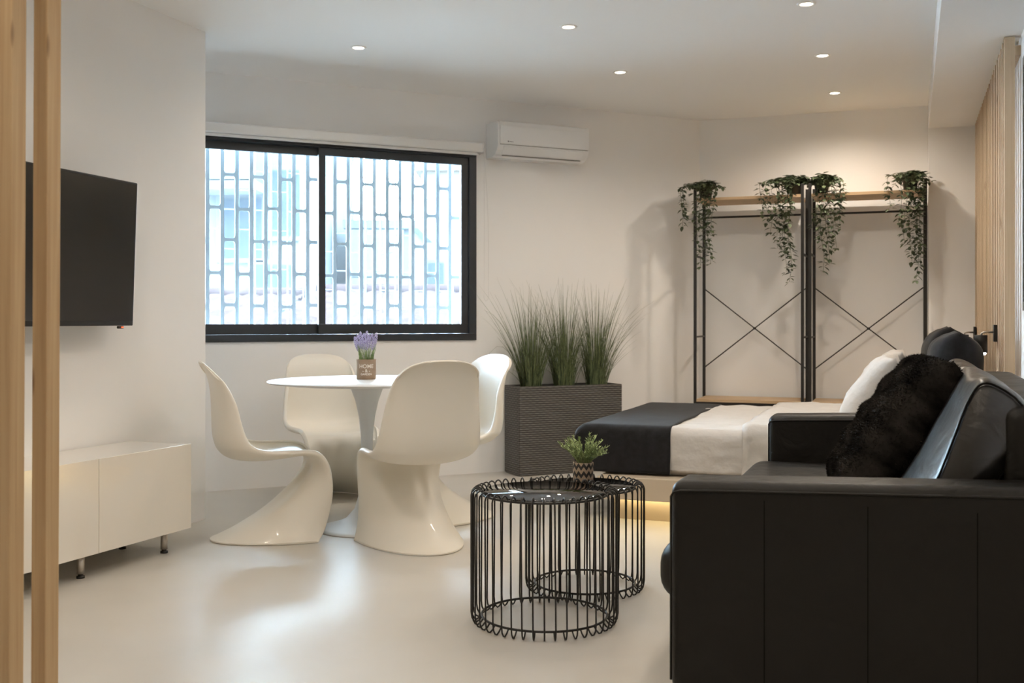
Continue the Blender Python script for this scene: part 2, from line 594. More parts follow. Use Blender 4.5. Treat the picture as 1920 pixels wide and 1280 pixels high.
# left wall volume with the free corner
LC = Vector((-1.603, 5.576, 0))
ld = Vector((0.345, 1, 0)).normalized()
bm = bmesh.new()
q0 = LC; q1 = LC - ld * 9.0
ln = Vector((-ld.y, ld.x, 0))
ret = Vector((-0.937, 0.349, 0))
prism(bm, [q0, q1, q1 + ln * 1.0, q0 + ret * 1.25], 0, CEIL)
struct('wall_left', bm, M['wall'])
# wall behind the camera
bm = bmesh.new(); prism(bm, [(-5, -1.9), (3.8, -1.9), (3.8, -2.1), (-5, -2.1)], 0, CEIL); struct('wall_front', bm, M['wall'])

# ------------------------------------------------------------------ window
win = empty('window_1', ww(0, 0, 0), WW)       # local x along the wall (negative to the left), local -y into the room
win['kind'] = 'structure'
def lb(name, x0, x1, y0, y1, z0, z1, m, parent, bev=0.0015):
    return box_obj(name, ((x0 + x1) / 2, (y0 + y1) / 2, (z0 + z1) / 2), (x1 - x0, y1 - y0, z1 - z0), m, parent, bev)
ZB, ZT = 0.905, 2.185
fw = 0.052
bm = bmesh.new()
def fb(bm, x0, x1, y0, y1, z0, z1, bev=0.0015):
    add_box(bm, ((x0 + x1) / 2, (y0 + y1) / 2, (z0 + z1) / 2), (x1 - x0, y1 - y0, z1 - z0), bev)
fb(bm, WIN_L, 0, -0.012, 0.08, ZB, ZB + 0.045)
fb(bm, WIN_L, 0, -0.012, 0.08, ZT - 0.045, ZT)
fb(bm, WIN_L, WIN_L + fw, -0.012, 0.08, ZB + 0.045, ZT - 0.045)
fb(bm, -fw, 0, -0.012, 0.08, ZB + 0.045, ZT - 0.045)
link_mesh('window_frame', bm, M['alu'], win)
MID = -1.045
def sash(x0, x1, y0, y1, stl, strr):
    s = bmesh.new()
    fb(s, x0, x1, y0, y1, ZB + 0.046, ZB + 0.110)
    fb(s, x0, x1, y0, y1, ZT - 0.095, ZT - 0.046)
    fb(s, x0, x0 + stl, y0, y1, ZB + 0.110, ZT - 0.095)
    fb(s, x1 - strr, x1, y0, y1, ZB + 0.110, ZT - 0.095)
    o = link_mesh('window_sash', s, M['alu'], win)
    ym = (y0 + y1) / 2
    p = box_obj('pane', ((x0 + stl + x1 - strr) / 2, ym, (ZB + ZT + 0.015) / 2), (x1 - strr - x0 - stl, 0.006, ZT - ZB - 0.205), M['glass'], o)
    return o
sash(WIN_L + fw, MID + 0.0, 0.040, 0.070, 0.05, 0.035)
sash(MID - 0.045, -fw - 0.001, 0.004, 0.034, 0.045, 0.052)

# roller blind cassette
bl = empty('roller_blind', ww(0, 0, 0.0), WW, 'white roller blind cassette mounted above the black framed window', 'blind')
bm = bmesh.new()
add_box(bm, ((WIN_L - 0.05 + 0.02) / 2, -0.046, 2.200), (0.02 - WIN_L + 0.05, 0.084, 0.062), 0.010)
link_mesh('cassette', bm, M['lacquer'], bl)
box_obj('bottom_rail', ((WIN_L) / 2, -0.046, 2.161), (-WIN_L - 0.02, 0.022, 0.018), M['lacquer'], bl, 0.004)
for sx in (0.022, WIN_L - 0.052):
    box_obj('end_cap', (sx, -0.046, 2.198), (0.006, 0.088, 0.068), M['lacquer'], bl, 0.002)
pts = []
for i in range(26):
    t = i / 25
    pts.append((0.028 + 0.004 * sin(t * 3), -0.07, 2.18 - t * 0.98))
for i in range(1, 9):
    a = pi * i / 9
    pts.append((0.028 + 0.018 - 0.018 * cos(a), -0.07, 1.20 - 0.03 * sin(a)))
for i in range(26):
    t = i / 25
    pts.append((0.064 - 0.034 * t ** 3 + 0.003 * sin(t * 4), -0.066, 1.20 + t * 0.98))
tube_obj('pull_cord', pts, 0.0016, M['cord'], bl, 5)

# air conditioner
ac = empty('air_conditioner', ww(0.075, 2.137, 0.001), WW, 'white split air conditioner mounted high beside the window', 'air conditioner')
ACW, ACH, ACD = 0.70, 0.238, 0.195
prof = [(0, 0.0), (0.10, 0.0), (0.150, 0.012), (0.180, 0.045), (ACD, 0.075), (ACD + 0.002, 0.20), (ACD - 0.006, 0.228), (0.17, ACH), (0, ACH)]
def slab(name, pr, x0, x1, m, parent, bev=0.003):
    t = bmesh.new()
    A = [t.verts.new((x0, -y, z)) for y, z in pr]
    B = [t.verts.new((x1, -y, z)) for y, z in pr]
    t.faces.new(A); t.faces.new(B)
    n = len(pr)
    for i in range(n):
        t.faces.new((A[i], A[(i + 1) % n], B[(i + 1) % n], B[i]))
    if bev:
        bmesh.ops.recalc_face_normals(t, faces=t.faces)
        bmesh.ops.bevel(t, geom=list(t.edges), offset=bev, segments=2, profile=0.5, affect='EDGES')
    return link_mesh(name, t, m, parent)
slab('body', prof, 0, ACW, M['ac'], ac, 0.004)
slab('front_panel', [(ACD - 0.005, 0.082), (ACD + 0.009, 0.080), (ACD + 0.011, 0.20), (ACD + 0.004, 0.230), (ACD - 0.012, 0.234)], 0.012, ACW - 0.006, M['ac'], ac, 0.002)
slab('air_flap', [(0.150, 0.020), (0.156, 0.014), (0.196, 0.066), (0.190, 0.070)], 0.045, ACW - 0.045, M['ac'], ac, 0.001)
bm = bmesh.new()
add_box(bm, (ACW / 2, -0.152, 0.0095), (ACW - 0.10, 0.012, 0.006), 0.001)
link_mesh('air_outlet', bm, M['acslot'], ac)
box_obj('panel_gap', (ACW / 2, -ACD - 0.0015, 0.0775), (ACW - 0.03, 0.004, 0.0030), M['acslot'], ac)
bm = bmesh.new()
add_box(bm, (0.072, -ACD - 0.0100, 0.098), (0.007, 0.001, 0.008))
x = 0.080
for w_ in (0.004, 0.003, 0.004, 0.005, 0.003, 0.004):
    add_box(bm, (x + w_ / 2, -ACD - 0.0100, 0.0965), (w_, 0.001, 0.0028)); x += w_ + 0.0012
link_mesh('emblem', bm, M['greyink'], ac)

# ================================================================== OUTSIDE
gr = empty('window_grille', ww(0, 0, -0.24), WW, 'pale grey blue security grille of staggered flat bars outside the window', 'window grille')
bm = bmesh.new()
PIT, BW = 0.0915, 0.032
G0, G1 = WIN_L - 0.25, 0.45
ncol = int((G1 - G0) / PIT)
gz0, gz1 = 0.80, 2.40
def fillet(bm, x, z, sx, sz, r=0.018, y0=-0.004, y1=0.004):
    pts = [(x, z)]
    for i in range(5):
        a = (pi / 2) * i / 4
        pts.append((x + sx * (r - r * sin(a)), z + sz * (r - r * cos(a))))
    pts = [(x, z)] + [(x + sx * r * (1 - sin(a)), z + sz * r * (1 - cos(a))) for a in [pi / 2 * i / 4 for i in range(5)]]
    A = [bm.verts.new((p[0], y0, p[1])) for p in pts]
    B = [bm.verts.new((p[0], y1, p[1])) for p in pts]
    bm.faces.new(A); bm.faces.new(B)
    for i in range(len(pts)):
        j = (i + 1) % len(pts)
        bm.faces.new((A[i], A[j], B[j], B[i]))
for c in range(ncol + 1):
    x = G0 + c * PIT
    add_box(bm, (x, 0, (gz0 + gz1) / 2), (BW * 0.75, 0.008, gz1 - gz0))
for c in range(ncol):
    xa, xb = G0 + c * PIT + BW * .375, G0 + (c + 1) * PIT - BW * .375
    z = 0.92 + (0.0 if c % 2 else 0.205) + 0.006 * ((c * 7) % 3)
    while z < gz1:
        add_box(bm, ((xa + xb) / 2, 0, z), (xb - xa, 0.008, 0.019))
        for sx, xx in ((1, xa), (-1, xb)):
            for sz in (1, -1):
                fillet(bm, xx, z + sz * 0.008, sx, sz)
        z += 0.413
link_mesh('flat_bar_grid', bm, M['grille'], gr, auto='keep')
bm = bmesh.new()
P2 = 0.1075
n2 = int((G1 - G0 + 0.3) / P2)
for c in range(n2 + 1):
    x = G0 + c * P2
    add_box(bm, (x, 0.13, (gz0 + gz1) / 2), (0.009, 0.010, gz1 - gz0))
for c in range(n2):
    xa, xb = G0 + c * P2, G0 + (c + 1) * P2
    z = 0.99 + (0.0 if c % 2 else 0.128)
    while z < gz1:
        add_box(bm, ((xa + xb) / 2, 0.13, z), (xb - xa, 0.006, 0.008))
        z += 0.256
link_mesh('thin_bar_grid', bm, M['grille_thin'], gr)

def house(name, x0, x1, y, depth, z1, m, label, wins, z0=-3.0, balc=()):
    e = empty(name, (0, 0, 0), 0, label, 'building')
    box_obj('walls', ((x0 + x1) / 2, y + depth / 2, (z0 + z1) / 2), (x1 - x0, depth, z1 - z0), m, e)
    for (wx, wz, w_, h_) in wins:
        f = box_obj('window', (wx, y - 0.02, wz), (w_, 0.08, h_), M['facade'], e, 0.01)
        box_obj('pane', (wx, y - 0.065, wz), (w_ - 0.16, 0.02, h_ - 0.16), M['outwin'], f)
    for (bx0, bx1, bz) in balc:
        t = bmesh.new()
        add_box(t, ((bx0 + bx1) / 2, y - 0.45, bz), (bx1 - bx0, 0.9, 0.14))
        add_box(t, ((bx0 + bx1) / 2, y - 0.87, bz + 0.48), (bx1 - bx0, 0.06, 0.86))
        link_mesh('balcony', t, m, e)
    box_obj('parapet', ((x0 + x1) / 2, y + depth / 2, z1 + 0.08), (x1 - x0 + 0.3, depth + 0.3, 0.16), m, e)
    return e
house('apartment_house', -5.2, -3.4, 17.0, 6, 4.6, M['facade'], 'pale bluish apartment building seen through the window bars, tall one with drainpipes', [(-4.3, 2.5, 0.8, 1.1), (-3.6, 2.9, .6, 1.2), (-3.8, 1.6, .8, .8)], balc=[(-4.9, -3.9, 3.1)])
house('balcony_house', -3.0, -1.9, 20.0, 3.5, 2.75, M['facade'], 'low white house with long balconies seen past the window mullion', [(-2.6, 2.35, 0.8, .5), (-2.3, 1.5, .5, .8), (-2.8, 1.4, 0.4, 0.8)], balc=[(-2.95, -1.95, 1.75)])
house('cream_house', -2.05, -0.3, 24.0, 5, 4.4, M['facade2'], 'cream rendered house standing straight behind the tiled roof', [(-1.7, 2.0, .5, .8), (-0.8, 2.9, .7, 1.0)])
def tile_roof(name, x0, x1, yA, yB, zA, zB, label):
    nx = int((x1 - x0) / 0.04); ny = 40
    def fn(i, j):
        u = i / (nx - 1); v = j / (ny - 1)
        x = x0 + (x1 - x0) * u
        st = (v * 13) % 1.0
        y = yA + (yB - yA) * v
        z = zA + (zB - zA) * v + 0.035 * abs(sin(pi * (x / 0.24))) + 0.03 * (1 - st)
        return (x, y, z)
    e = empty(name, (0, 0, 0), 0, label, 'roof')
    grid_obj('roof_tiles', fn, nx, ny, M['rooftile'], e, smooth=False)
    vs, fs = [], []
    tube_data(vs, fs, [(x0, yB, zB + 0.03), (x1, yB, zB + 0.03)], 0.09, 8)
    from_data('ridge', vs, fs, M['rooftile'], e)
    box_obj('gutter_wall', ((x0 + x1) / 2, yA + (yB - yA) / 2 + 0.1, (zA - 3) / 2 - 0.06), (x1 - x0 - 0.2, yB - yA - 0.2, zA + 3 - 0.12), M['facade'], e)
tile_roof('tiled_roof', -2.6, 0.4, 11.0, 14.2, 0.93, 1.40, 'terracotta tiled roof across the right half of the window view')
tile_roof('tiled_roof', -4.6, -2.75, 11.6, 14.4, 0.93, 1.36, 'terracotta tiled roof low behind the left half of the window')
bm = bmesh.new(); prism(bm, [(-30, 9.6), (30, 9.6), (30, 60), (-30, 60)], -3.2, -3.0); struct('floor_street', bm, M['ground'])

# ================================================================== CEILING DOWNLIGHTS
DL = [(-0.849, 5.894), (0.290, 5.476), (1.402, 5.08), (0.657, 6.477), (1.767, 6.07), (2.139, 7.07)]
DL_LABEL = ['recessed ceiling downlight nearest the window and the left wall',
            'recessed ceiling downlight in the front row, straight above the air conditioner',
            'recessed ceiling downlight cut by the top edge of the photo',
            'recessed ceiling downlight directly right of and above the air conditioner',
            'recessed ceiling downlight in the middle of the right hand row of three',
            'recessed ceiling downlight farthest back, nearest the clothes rack']
HIDDEN = [(1.0, 4.1), (0.1, 4.5), (-1.5, 3.6), (-0.3, 3.2), (0.75, 2.9), (-1.9, 1.2), (-0.7, 0.8), (0.5, 0.5), (1.9, 0.4), (-1.2, 2.2), (0.1, 1.9)]  # unseen downlights; some added to brighten the pillar, walls and ceiling
def downlight(x, y, label, visible):
    if visible:
        e = empty('ceiling_downlight', (x, y, CEIL), 0, label, 'downlight', 'recessed downlights in the ceiling')
        lathe_obj('trim_ring', [(0.030, 0.004), (0.030, -0.002), (0.034, -0.005), (0.043, -0.004), (0.046, 0.0)], M['downtrim'], e, 32)
        lathe_obj('diffuser', [(0.0, -0.0015), (0.030, -0.0015)], M['down_led'], e, 32)
    lamp('downlight_lamp', 'SPOT', (x, y, CEIL - 0.02), DOWNLIGHT_W * (12.0 if visible else 13.0) * (2.3 if x > 1.7 and y > 5 else 1.0), WARM, spot_size=radians(162), spot_blend=0.75, shadow_soft_size=0.045)
for (x, y), l in zip(DL, DL_LABEL):
    downlight(x, y, l, True)
for x, y in HIDDEN:
    downlight(x, y, '', False)

# daylight portal over the window opening
po = lamp('window_portal', 'AREA', ww(WIN_L / 2, (WIN_B + WIN_T) / 2, -0.35), 1, (1, 1, 1), rot=(0, 0, 0), shape='RECTANGLE', size=2.6, size_y=1.5)
po.rotation_euler = (radians(90), 0, WW)
po.data.cycles.is_portal = True

# ================================================================== DINING TABLE
TX, TY = -0.725, 5.33
tb = empty('dining_table', (TX, TY, 0), 0, 'round white pedestal table with a trumpet foot, among the four white chairs', 'table')
lathe_obj('tabletop', [(0, 0.722), (0.40, 0.722), (0.478, 0.730), (0.489, 0.736), (0.489, 0.7375), (0.486, 0.740), (0, 0.740)], M['tablelacquer'], tb, 96)
lathe_obj('pedestal', [(0.0, 0.721), (0.085, 0.721), (0.080, 0.70), (0.058, 0.64), (0.040, 0.56), (0.030, 0.46), (0.0275, 0.36), (0.030, 0.26), (0.040, 0.17), (0.062, 0.10), (0.105, 0.052), (0.165, 0.026), (0.215, 0.014), (0.240, 0.007), (0.243, 0.003), (0.240, 0.0), (0, 0.0)], M['tablelacquer'], tb, 72)

# ================================================================== MOULDED CHAIRS
Ct = [(-.325, .845), (-.318, .838), (-.300, .815), (-.280, .77), (-.266, .68), (-.262, .58), (-.258, .49), (-.232, .42), (-.165, .385), (-.05, .378), (.05, .388), (.115, .398), (.165, .388), (.182, .352), (.165, .31), (.115, .255), (.045, .19), (-.05, .12), (-.16, .055), (-.25, .015), (-.28, .002)]
Et = [(-.32, .84), (-.305, .825), (-.275, .795), (-.235, .75), (-.19, .66), (-.168, .57), (-.145, .50), (-.11, .455), (-.05, .432), (.02, .426), (.085, .425), (.145, .422), (.20, .404), (.238, .352), (.255, .28), (.258, .22), (.25, .16), (.235, .11), (.215, .06), (.19, .02), (.182, .002)]
Wt = [.07, .135, .178, .202, .218, .232, .242, .248, .246, .240, .232, .228, .222, .214, .206, .202, .203, .210, .222, .236, .243]
SUB = 4
NU = (len(Ct) - 1) * SUB + 1
NV = 41
def make_chair():
    rows = []
    for i in range(NU):
        u = i / SUB
        c = catmull(Ct, u); e = catmull(Et, u); w = catmull(Wt, u)
        row = []
        for j in range(NV):
            th = (j / (NV - 1) * 2 - 1) * pi / 2
            k = 1 - cos(th)
            if u < 7:
                k = k ** 1.25
            y = w * sin(th)
            x = c[0] + (e[0] - c[0]) * k
            z = c[1] + (e[1] - c[1]) * k
            if 12.5 < u < 17.5:      # drapery-like folds below the front of the seat
                a = sin((u - 12.5) / 5 * pi)
                x -= 0.010 * a * abs(cos(th)) * cos(y * 52)
            if u < 1.5:
                z += 0.0
            row.append(Vector((x, y, z)))
        rows.append(row)
    # lip: extra columns beyond each side edge, turned towards the outer face
    full = []
    for i, row in enumerate(rows):
        a = rows[min(i + 1, NU - 1)]; b_ = rows[max(i - 1, 0)]
        def nrm(j):
            du = a[j] - b_[j]
            dv = row[min(j + 1, NV - 1)] - row[max(j - 1, 0)]
            n = du.cross(dv)
            return n.normalized() if n.length > 1e-9 else Vector((0, 0, 0))
        nl, nr = nrm(0), nrm(NV - 1)
        # outward side directions
        lipw = 0.030 * min(1.0, 0.05 + (i / SUB) / 4.5)
        if i / SUB > 17:
            lipw *= max(0.15, 1 - (i / SUB - 17) / 3.2)
        sgn = 1.0
        L0 = row[0]; R0 = row[-1]
        dl = nl * sgn; dr = nr * sgn
        full.append([L0 + dl * lipw + Vector((0, -0.010, 0)), L0 + dl * lipw * 0.55 + Vector((0, -0.008, 0))] + row + [R0 + dr * lipw * 0.55 + Vector((0, 0.008, 0)), R0 + dr * lipw + Vector((0, 0.010, 0))])
    for r in full:
        for v in r:
            v.z = max(v.z, 0.006)
    nv = NV + 4
    return full, nv
rows, nv = make_chair()
chair_me = None
def place_chair(x, y, face_deg, label, zs=1.0):
    global chair_me
    e = empty('dining_chair', (x, y, 0), radians(face_deg), label, 'chair', 'white moulded chairs around the round table')
    if chair_me is None:
        o = grid_obj('shell', lambda i, j: rows[i][j], NU, nv, M['plastic'], e)
        chair_me = o.data
    else:
        o = bpy.data.objects.new('shell', chair_me); COL.objects.link(o); o.parent = e
    modifier(o, 'SOLIDIFY', thickness=0.009, offset=0.0)
    modifier(o, 'SUBSURF', levels=1, render_levels=1)
    o.scale = (1, 1, zs)
    return e
place_chair(-1.165, 5.13, 22, 'white moulded S curved chair seen from its side, standing beside the low white cabinet', 1.0)
place_chair(-0.44, 4.96, 116, 'white moulded chair with its back turned to the camera, in front of the table', 1.02)
place_chair(-1.05, 6.20, -64, 'white moulded S curved chair behind the table, under the window', 0.985)
place_chair(-0.345, 5.62, 214, 'white moulded S curved chair facing the table beside the grey planter', 1.01)

# lavender pot
def ribbon(vs, fs, pts, w0, w1=None, side=None):
    """flat blade along pts"""
    n = len(pts); base = len(vs)
    for i, p in enumerate(pts):
        t = pts[min(i + 1, n - 1)] - pts[max(i - 1, 0)]
        s = side if side is not None else t.cross(Vector((0, 0, 1)))
        s = s - t * (s.dot(t) / max(t.length_squared, 1e-9))
        s = s.normalized() if s.length > 1e-6 else Vector((1, 0, 0))
        k = i / (n - 1)
        w = w0 * (1 - k) + (w1 if w1 is not None else 0.0) * k
        vs.append(p - s * w / 2); vs.append(p + s * w / 2)
    for i in range(n - 1):
        a = base + i * 2
        fs.append((a, a + 1, a + 3, a + 2))

lv = empty('potted_lavender', (-0.742, 5.43, 0.7402), radians(8), 'small potted lavender in a brown tin lettered in white, on the round table', 'potted plant')
lathe_obj('pot', [(0, 0), (0.047, 0), (0.0495, 0.003), (0.0495, 0.097), (0.0515, 0.099), (0.0495, 0.101), (0.046, 0.100), (0.046, 0.085), (0, 0.085)], M['kraft'], lv, 48)
def pot_text(s, size, z, parent, m, R=0.0503, font_w=1.0):
    cu = bpy.data.curves.new('t', 'FONT'); cu.body = s; cu.size = size; cu.align_x = 'CENTER'; cu.offset = 0.0004
    o = bpy.data.objects.new('t', cu); COL.objects.link(o)
    dg = bpy.context.evaluated_depsgraph_get(); dg.update()
    me = bpy.data.meshes.new_from_object(o.evaluated_get(dg))
    bpy.data.objects.remove(o); bpy.data.curves.remove(cu)
    vs = []
    for v in me.vertices:
        a = -pi / 2 + v.co.x * font_w / R
        vs.append((R * cos(a), R * sin(a), z + v.co.y))
    fs = [tuple(p.vertices) for p in me.polygons]
    bpy.data.meshes.remove(me)
    return from_data('lettering', vs, fs, m, parent, smooth=False)
pl = [c for c in lv.children][0]
pot_text('HOME', 0.0275, 0.058, pl, M['ink'])
pot_text('- & -', 0.022, 0.037, pl, M['ink'])
pot_text('GARDEN', 0.0145, 0.022, pl, M['ink'], font_w=1.0)
vs, fs = [], []
for i in range(110):
    a = random.uniform(0, 2 * pi); r = 0.038 * sqrt(random.random())
    p0 = Vector((r * cos(a), r * sin(a), 0.085))
    h = random.uniform(0.04, 0.10)
    d = Vector((cos(a), sin(a), 0)) * random.uniform(0.0, 0.3)
    p1 = p0 + Vector((0, 0, h * .5)) + d * h * 0.35
    p2 = p0 + Vector((0, 0, h)) + d * h
    ribbon(vs, fs, [p0, p1, p2], 0.0045, 0.001, side=Vector((sin(a * 3), cos(a * 3), 0)))
from_data('foliage', vs, fs, M['stem'], lv)
sp = [(-0.058, .0, 0.215), (-0.044, .01, .225), (-0.03, -.01, .240), (-0.012, 0.012, .232), (0.003, -.008, .243), (0.012, .02, .225), (0.030, 0, .230), (0.052, -.005, .235), (-0.05, .02, .19), (0.045, .015, .205), (0.0, -.02, .205), (-.022, .02, .21)]
for (x, y, zt) in sp:
    top = Vector((x, y, zt)); base_ = Vector((x * .45, y * .4, 0.09))
    v2, f2 = [], []
    tube_data(v2, f2, [base_, base_.lerp(top, .6)], 0.0009, 5)
    st = from_data('flower_stem', v2, f2, M['stem'], lv)
    v3, f3 = [], []
    b0 = base_.lerp(top, .50)
    for k in range(46):
        t = (k + .5) / 46
        c = b0.lerp(top, t) + Vector((0, 0, 0))
        rr = 0.0085 * sin(pi * (0.12 + 0.82 * t)) + 0.001
        a = k * 2.4
        o_ = c + Vector((cos(a) * rr, sin(a) * rr, 0))
        s = 0.0032
        b = len(v3)
        v3 += [o_ + Vector((s, 0, 0)), o_ + Vector((0, s, 0)), o_ + Vector((-s, 0, 0)), o_ + Vector((0, -s, 0)), o_ + Vector((0, 0, s * 1.6)), o_ + Vector((0, 0, -s))]
        for q in range(4):
            f3.append((b + q, b + (q + 1) % 4, b + 4)); f3.append((b + (q + 1) % 4, b + q, b + 5))
    from_data('blossom', v3, f3, M['lavender'], st, smooth=False)

# ================================================================== TELEVISION
td = Vector((0.299, 1, 0)).normalized()
tvr = Vector((-1.700, 4.83, 0))                 # far vertical edge of the screen
TW, TH = 1.12, 0.645
tv_rot = atan2(td.y, td.x)                      # local x runs towards the far edge
tvc = tvr - td * TW / 2
tv = empty('television', (tvc.x, tvc.y, 1.337), 0, 'black flat television on the wall behind the two pine battens', 'television', rot=(0, 0, tv_rot))
tilt = Matrix.Rotation(radians(2.2), 4, 'X')
bm = bmesh.new(); add_box(bm, (0, 0.02, 0), (TW, 0.028, TH), 0.004, M=tilt); link_mesh('casing', bm, M['black'], tv)
bm = bmesh.new(); add_box(bm, (0, 0.0045, 0.006), (TW - 0.018, 0.002, TH - 0.032), 0.0, M=tilt); link_mesh('screen', bm, M['screen'], tv)
bm = bmesh.new(); add_box(bm, (0, 0.055, -0.08), (0.7, 0.045, 0.34), 0.01, M=tilt); link_mesh('rear_housing', bm, M['black'], tv)
bm = bmesh.new(); add_box(bm, (0.0, 0.115, -0.02), (0.14, 0.11, 0.16), 0.004); link_mesh('wall_bracket', bm, M['black'], tv)
s_ = box_obj('sensor', (0.455, 0.008, -TH / 2 - 0.006), (0.034, 0.014, 0.012), M['black'], tv, 0.003)
box_obj('standby_light', (0.460, 0.0002, -TH / 2 - 0.006), (0.012, 0.002, 0.006), M['red'], s_)
pts = [(-0.20 + 0.022 * cos(a) , 0.03, -TH / 2 - 0.004 - 0.022 * sin(a) * 1.1) for a in [pi * k / 12 for k in range(13)]]
tube_obj('cable', pts, 0.0028, M['black'], tv, 6)

# ================================================================== LOW CABINET
cdv = Vector((0.40, 1, 0)).normalized()
cc = Vector((-1.462, 4.838, 0))                 # front far corner
cab = empty('tv_cabinet', (cc.x, cc.y, 0), atan2(cdv.y, cdv.x), 'low cream gloss cabinet on steel legs beneath the television', 'cabinet')
CL, CD = 1.72, 0.345
box_obj('body', (-CL / 2, CD / 2 + 0.009, 0.289), (CL, CD - 0.018, 0.378), M['gloss'], cab, 0.002)
for k in range(3):
    x1 = -k * 0.573
    box_obj('door', (x1 - 0.2865, -0.001 + 0.0, 0.2905), (0.5705, 0.018, 0.381), M['gloss'], cab, 0.0015)
for lx in (-0.10, -0.60, -1.14, -CL + 0.08):
    for ly in (0.06, CD - 0.05):
        lg = lathe_obj('leg', [(0, 0.1), (0.0155, 0.1), (0.0155, 0.018), (0, 0.018)], M['steel'], cab, 20, (lx, ly, 0))
        lathe_obj('foot', [(0, 0.018), (0.010, 0.018), (0.010, 0.010), (0.0165, 0.009), (0.0165, 0.0), (0, 0.0)], M['black'], lg, 20, (lx, ly, 0))

# ================================================================== PINE BATTENS (foreground)
for (px, Y, tl, lab) in ((88, 2.56, 0.0055, 'square pine batten rising floor to ceiling, nearer the television of the two'),
                         (20.5, 2.45, 0.006, 'square pine batten rising floor to ceiling, cut by the left edge of the photo')):
    X = (px - 960) / F * Y
    o = box_obj('pine_batten', (0, 0, 0), (0.044, 0.044, CEIL - 0.004), M['pine'], None, 0.0022)
    nn = Vector((X, Y, 0)) + (-ux * 0.022 * -1) * -1 + uy * 0.022
    o.location = (nn.x, nn.y, CEIL / 2)
    o.rotation_euler = (0, tl, atan2(ux.y, ux.x))
    tag(o, lab, 'wooden post', 'pine battens in the foreground')

# ================================================================== GREY PLANTER WITH GRASSES
PA = radians(24.5)
pd = Vector((cos(PA), sin(PA), 0)); pn = Vector((-sin(PA), cos(PA), 0))
P0 = Vector((0.05, 7.085, 0))
PLN, PDP, PHT = 0.785, 0.245, 0.597
pc = P0 + pd * PLN / 2 + pn * PDP / 2
pt = empty('planter', (pc.x, pc.y, 0), PA, 'tall rectangular grey woven planter under the air conditioner', 'planter')
bm = bmesh.new()
wt = 0.022
add_box(bm, (0, -PDP / 2 + wt / 2, PHT / 2 + .002), (PLN, wt, PHT - 0.004), 0.004)
add_box(bm, (0, PDP / 2 - wt / 2, PHT / 2 + .002), (PLN, wt, PHT - 0.004), 0.004)
add_box(bm, (-PLN / 2 + wt / 2, 0, PHT / 2 + .002), (wt, PDP - 2 * wt, PHT - 0.004), 0.0)
add_box(bm, (PLN / 2 - wt / 2, 0, PHT / 2 + .002), (wt, PDP - 2 * wt, PHT - 0.004), 0.0)
link_mesh('basket', bm, M['rattan'], pt)
box_obj('inner_tray', (0, 0, 0.50), (PLN - 2 * wt, PDP - 2 * wt, 0.06), M['soil'], pt)
def grass(px, hgt, label, seed, lean):
    rnd = random.Random(seed)
    e = empty('ornamental_grass', pc + pd * px + Vector((0, 0, 0.531)), PA, label, 'artificial plant', 'grasses in the grey planter')
    vs, fs = [], []
    for i in range(300):
        a = rnd.uniform(0, 2 * pi); r = 0.055 * sqrt(rnd.random())
        b0 = Vector((r * cos(a) * 1.25, r * sin(a) * .9, 0))
        h = hgt * rnd.uniform(0.40, 1.04) * (1.0 if rnd.random() < .6 else .8)
        out = rnd.uniform(0.02, 0.24) * (0.5 + rnd.random())
        if i % 9 == 0:
            out = rnd.uniform(0.30, 0.54)
        d = Vector((cos(a) * 1.0 + lean * .3, sin(a) * 0.7, 0))
        droop = rnd.random() ** 2 * 0.25 * (1.9 if i % 9 == 0 else 0.6)
        pts = []
        n = 9
        for k in range(n):
            t = k / (n - 1)
            pts.append(b0 + d * (out * (0.35 * t + 0.65 * t ** 2.2) * h / 0.6) + Vector((0, 0, h * (t - droop * t ** 4 * 1.6))))
        # keep within the wall side
        for p in pts:
            p.y = min(p.y, 0.11)
        w_ = rnd.uniform(0.0045, 0.0085)
        ribbon(vs, fs, pts, w_, 0.0006, side=Vector((cos(a + 1.3), sin(a + 1.3) * .4, 0)))
    o = from_data('blades', vs, fs, M['grass'], e)
    o['kind'] = 'stuff'
    lathe_obj('root_pot', [(0, 0), (0.055, 0), (0.065, 0.05), (0.0, 0.05)], M['pot'], e, 20)
grass(-0.245, 0.77, 'tall green ornamental grass in the planter, the clump closest to the window', 3, -0.4)
grass(0.005, 0.80, 'tall green ornamental grass in the planter, the middle clump', 5, 0.0)
grass(0.255, 0.78, 'tall green ornamental grass in the planter, the clump closest to the bed', 8, 0.5)

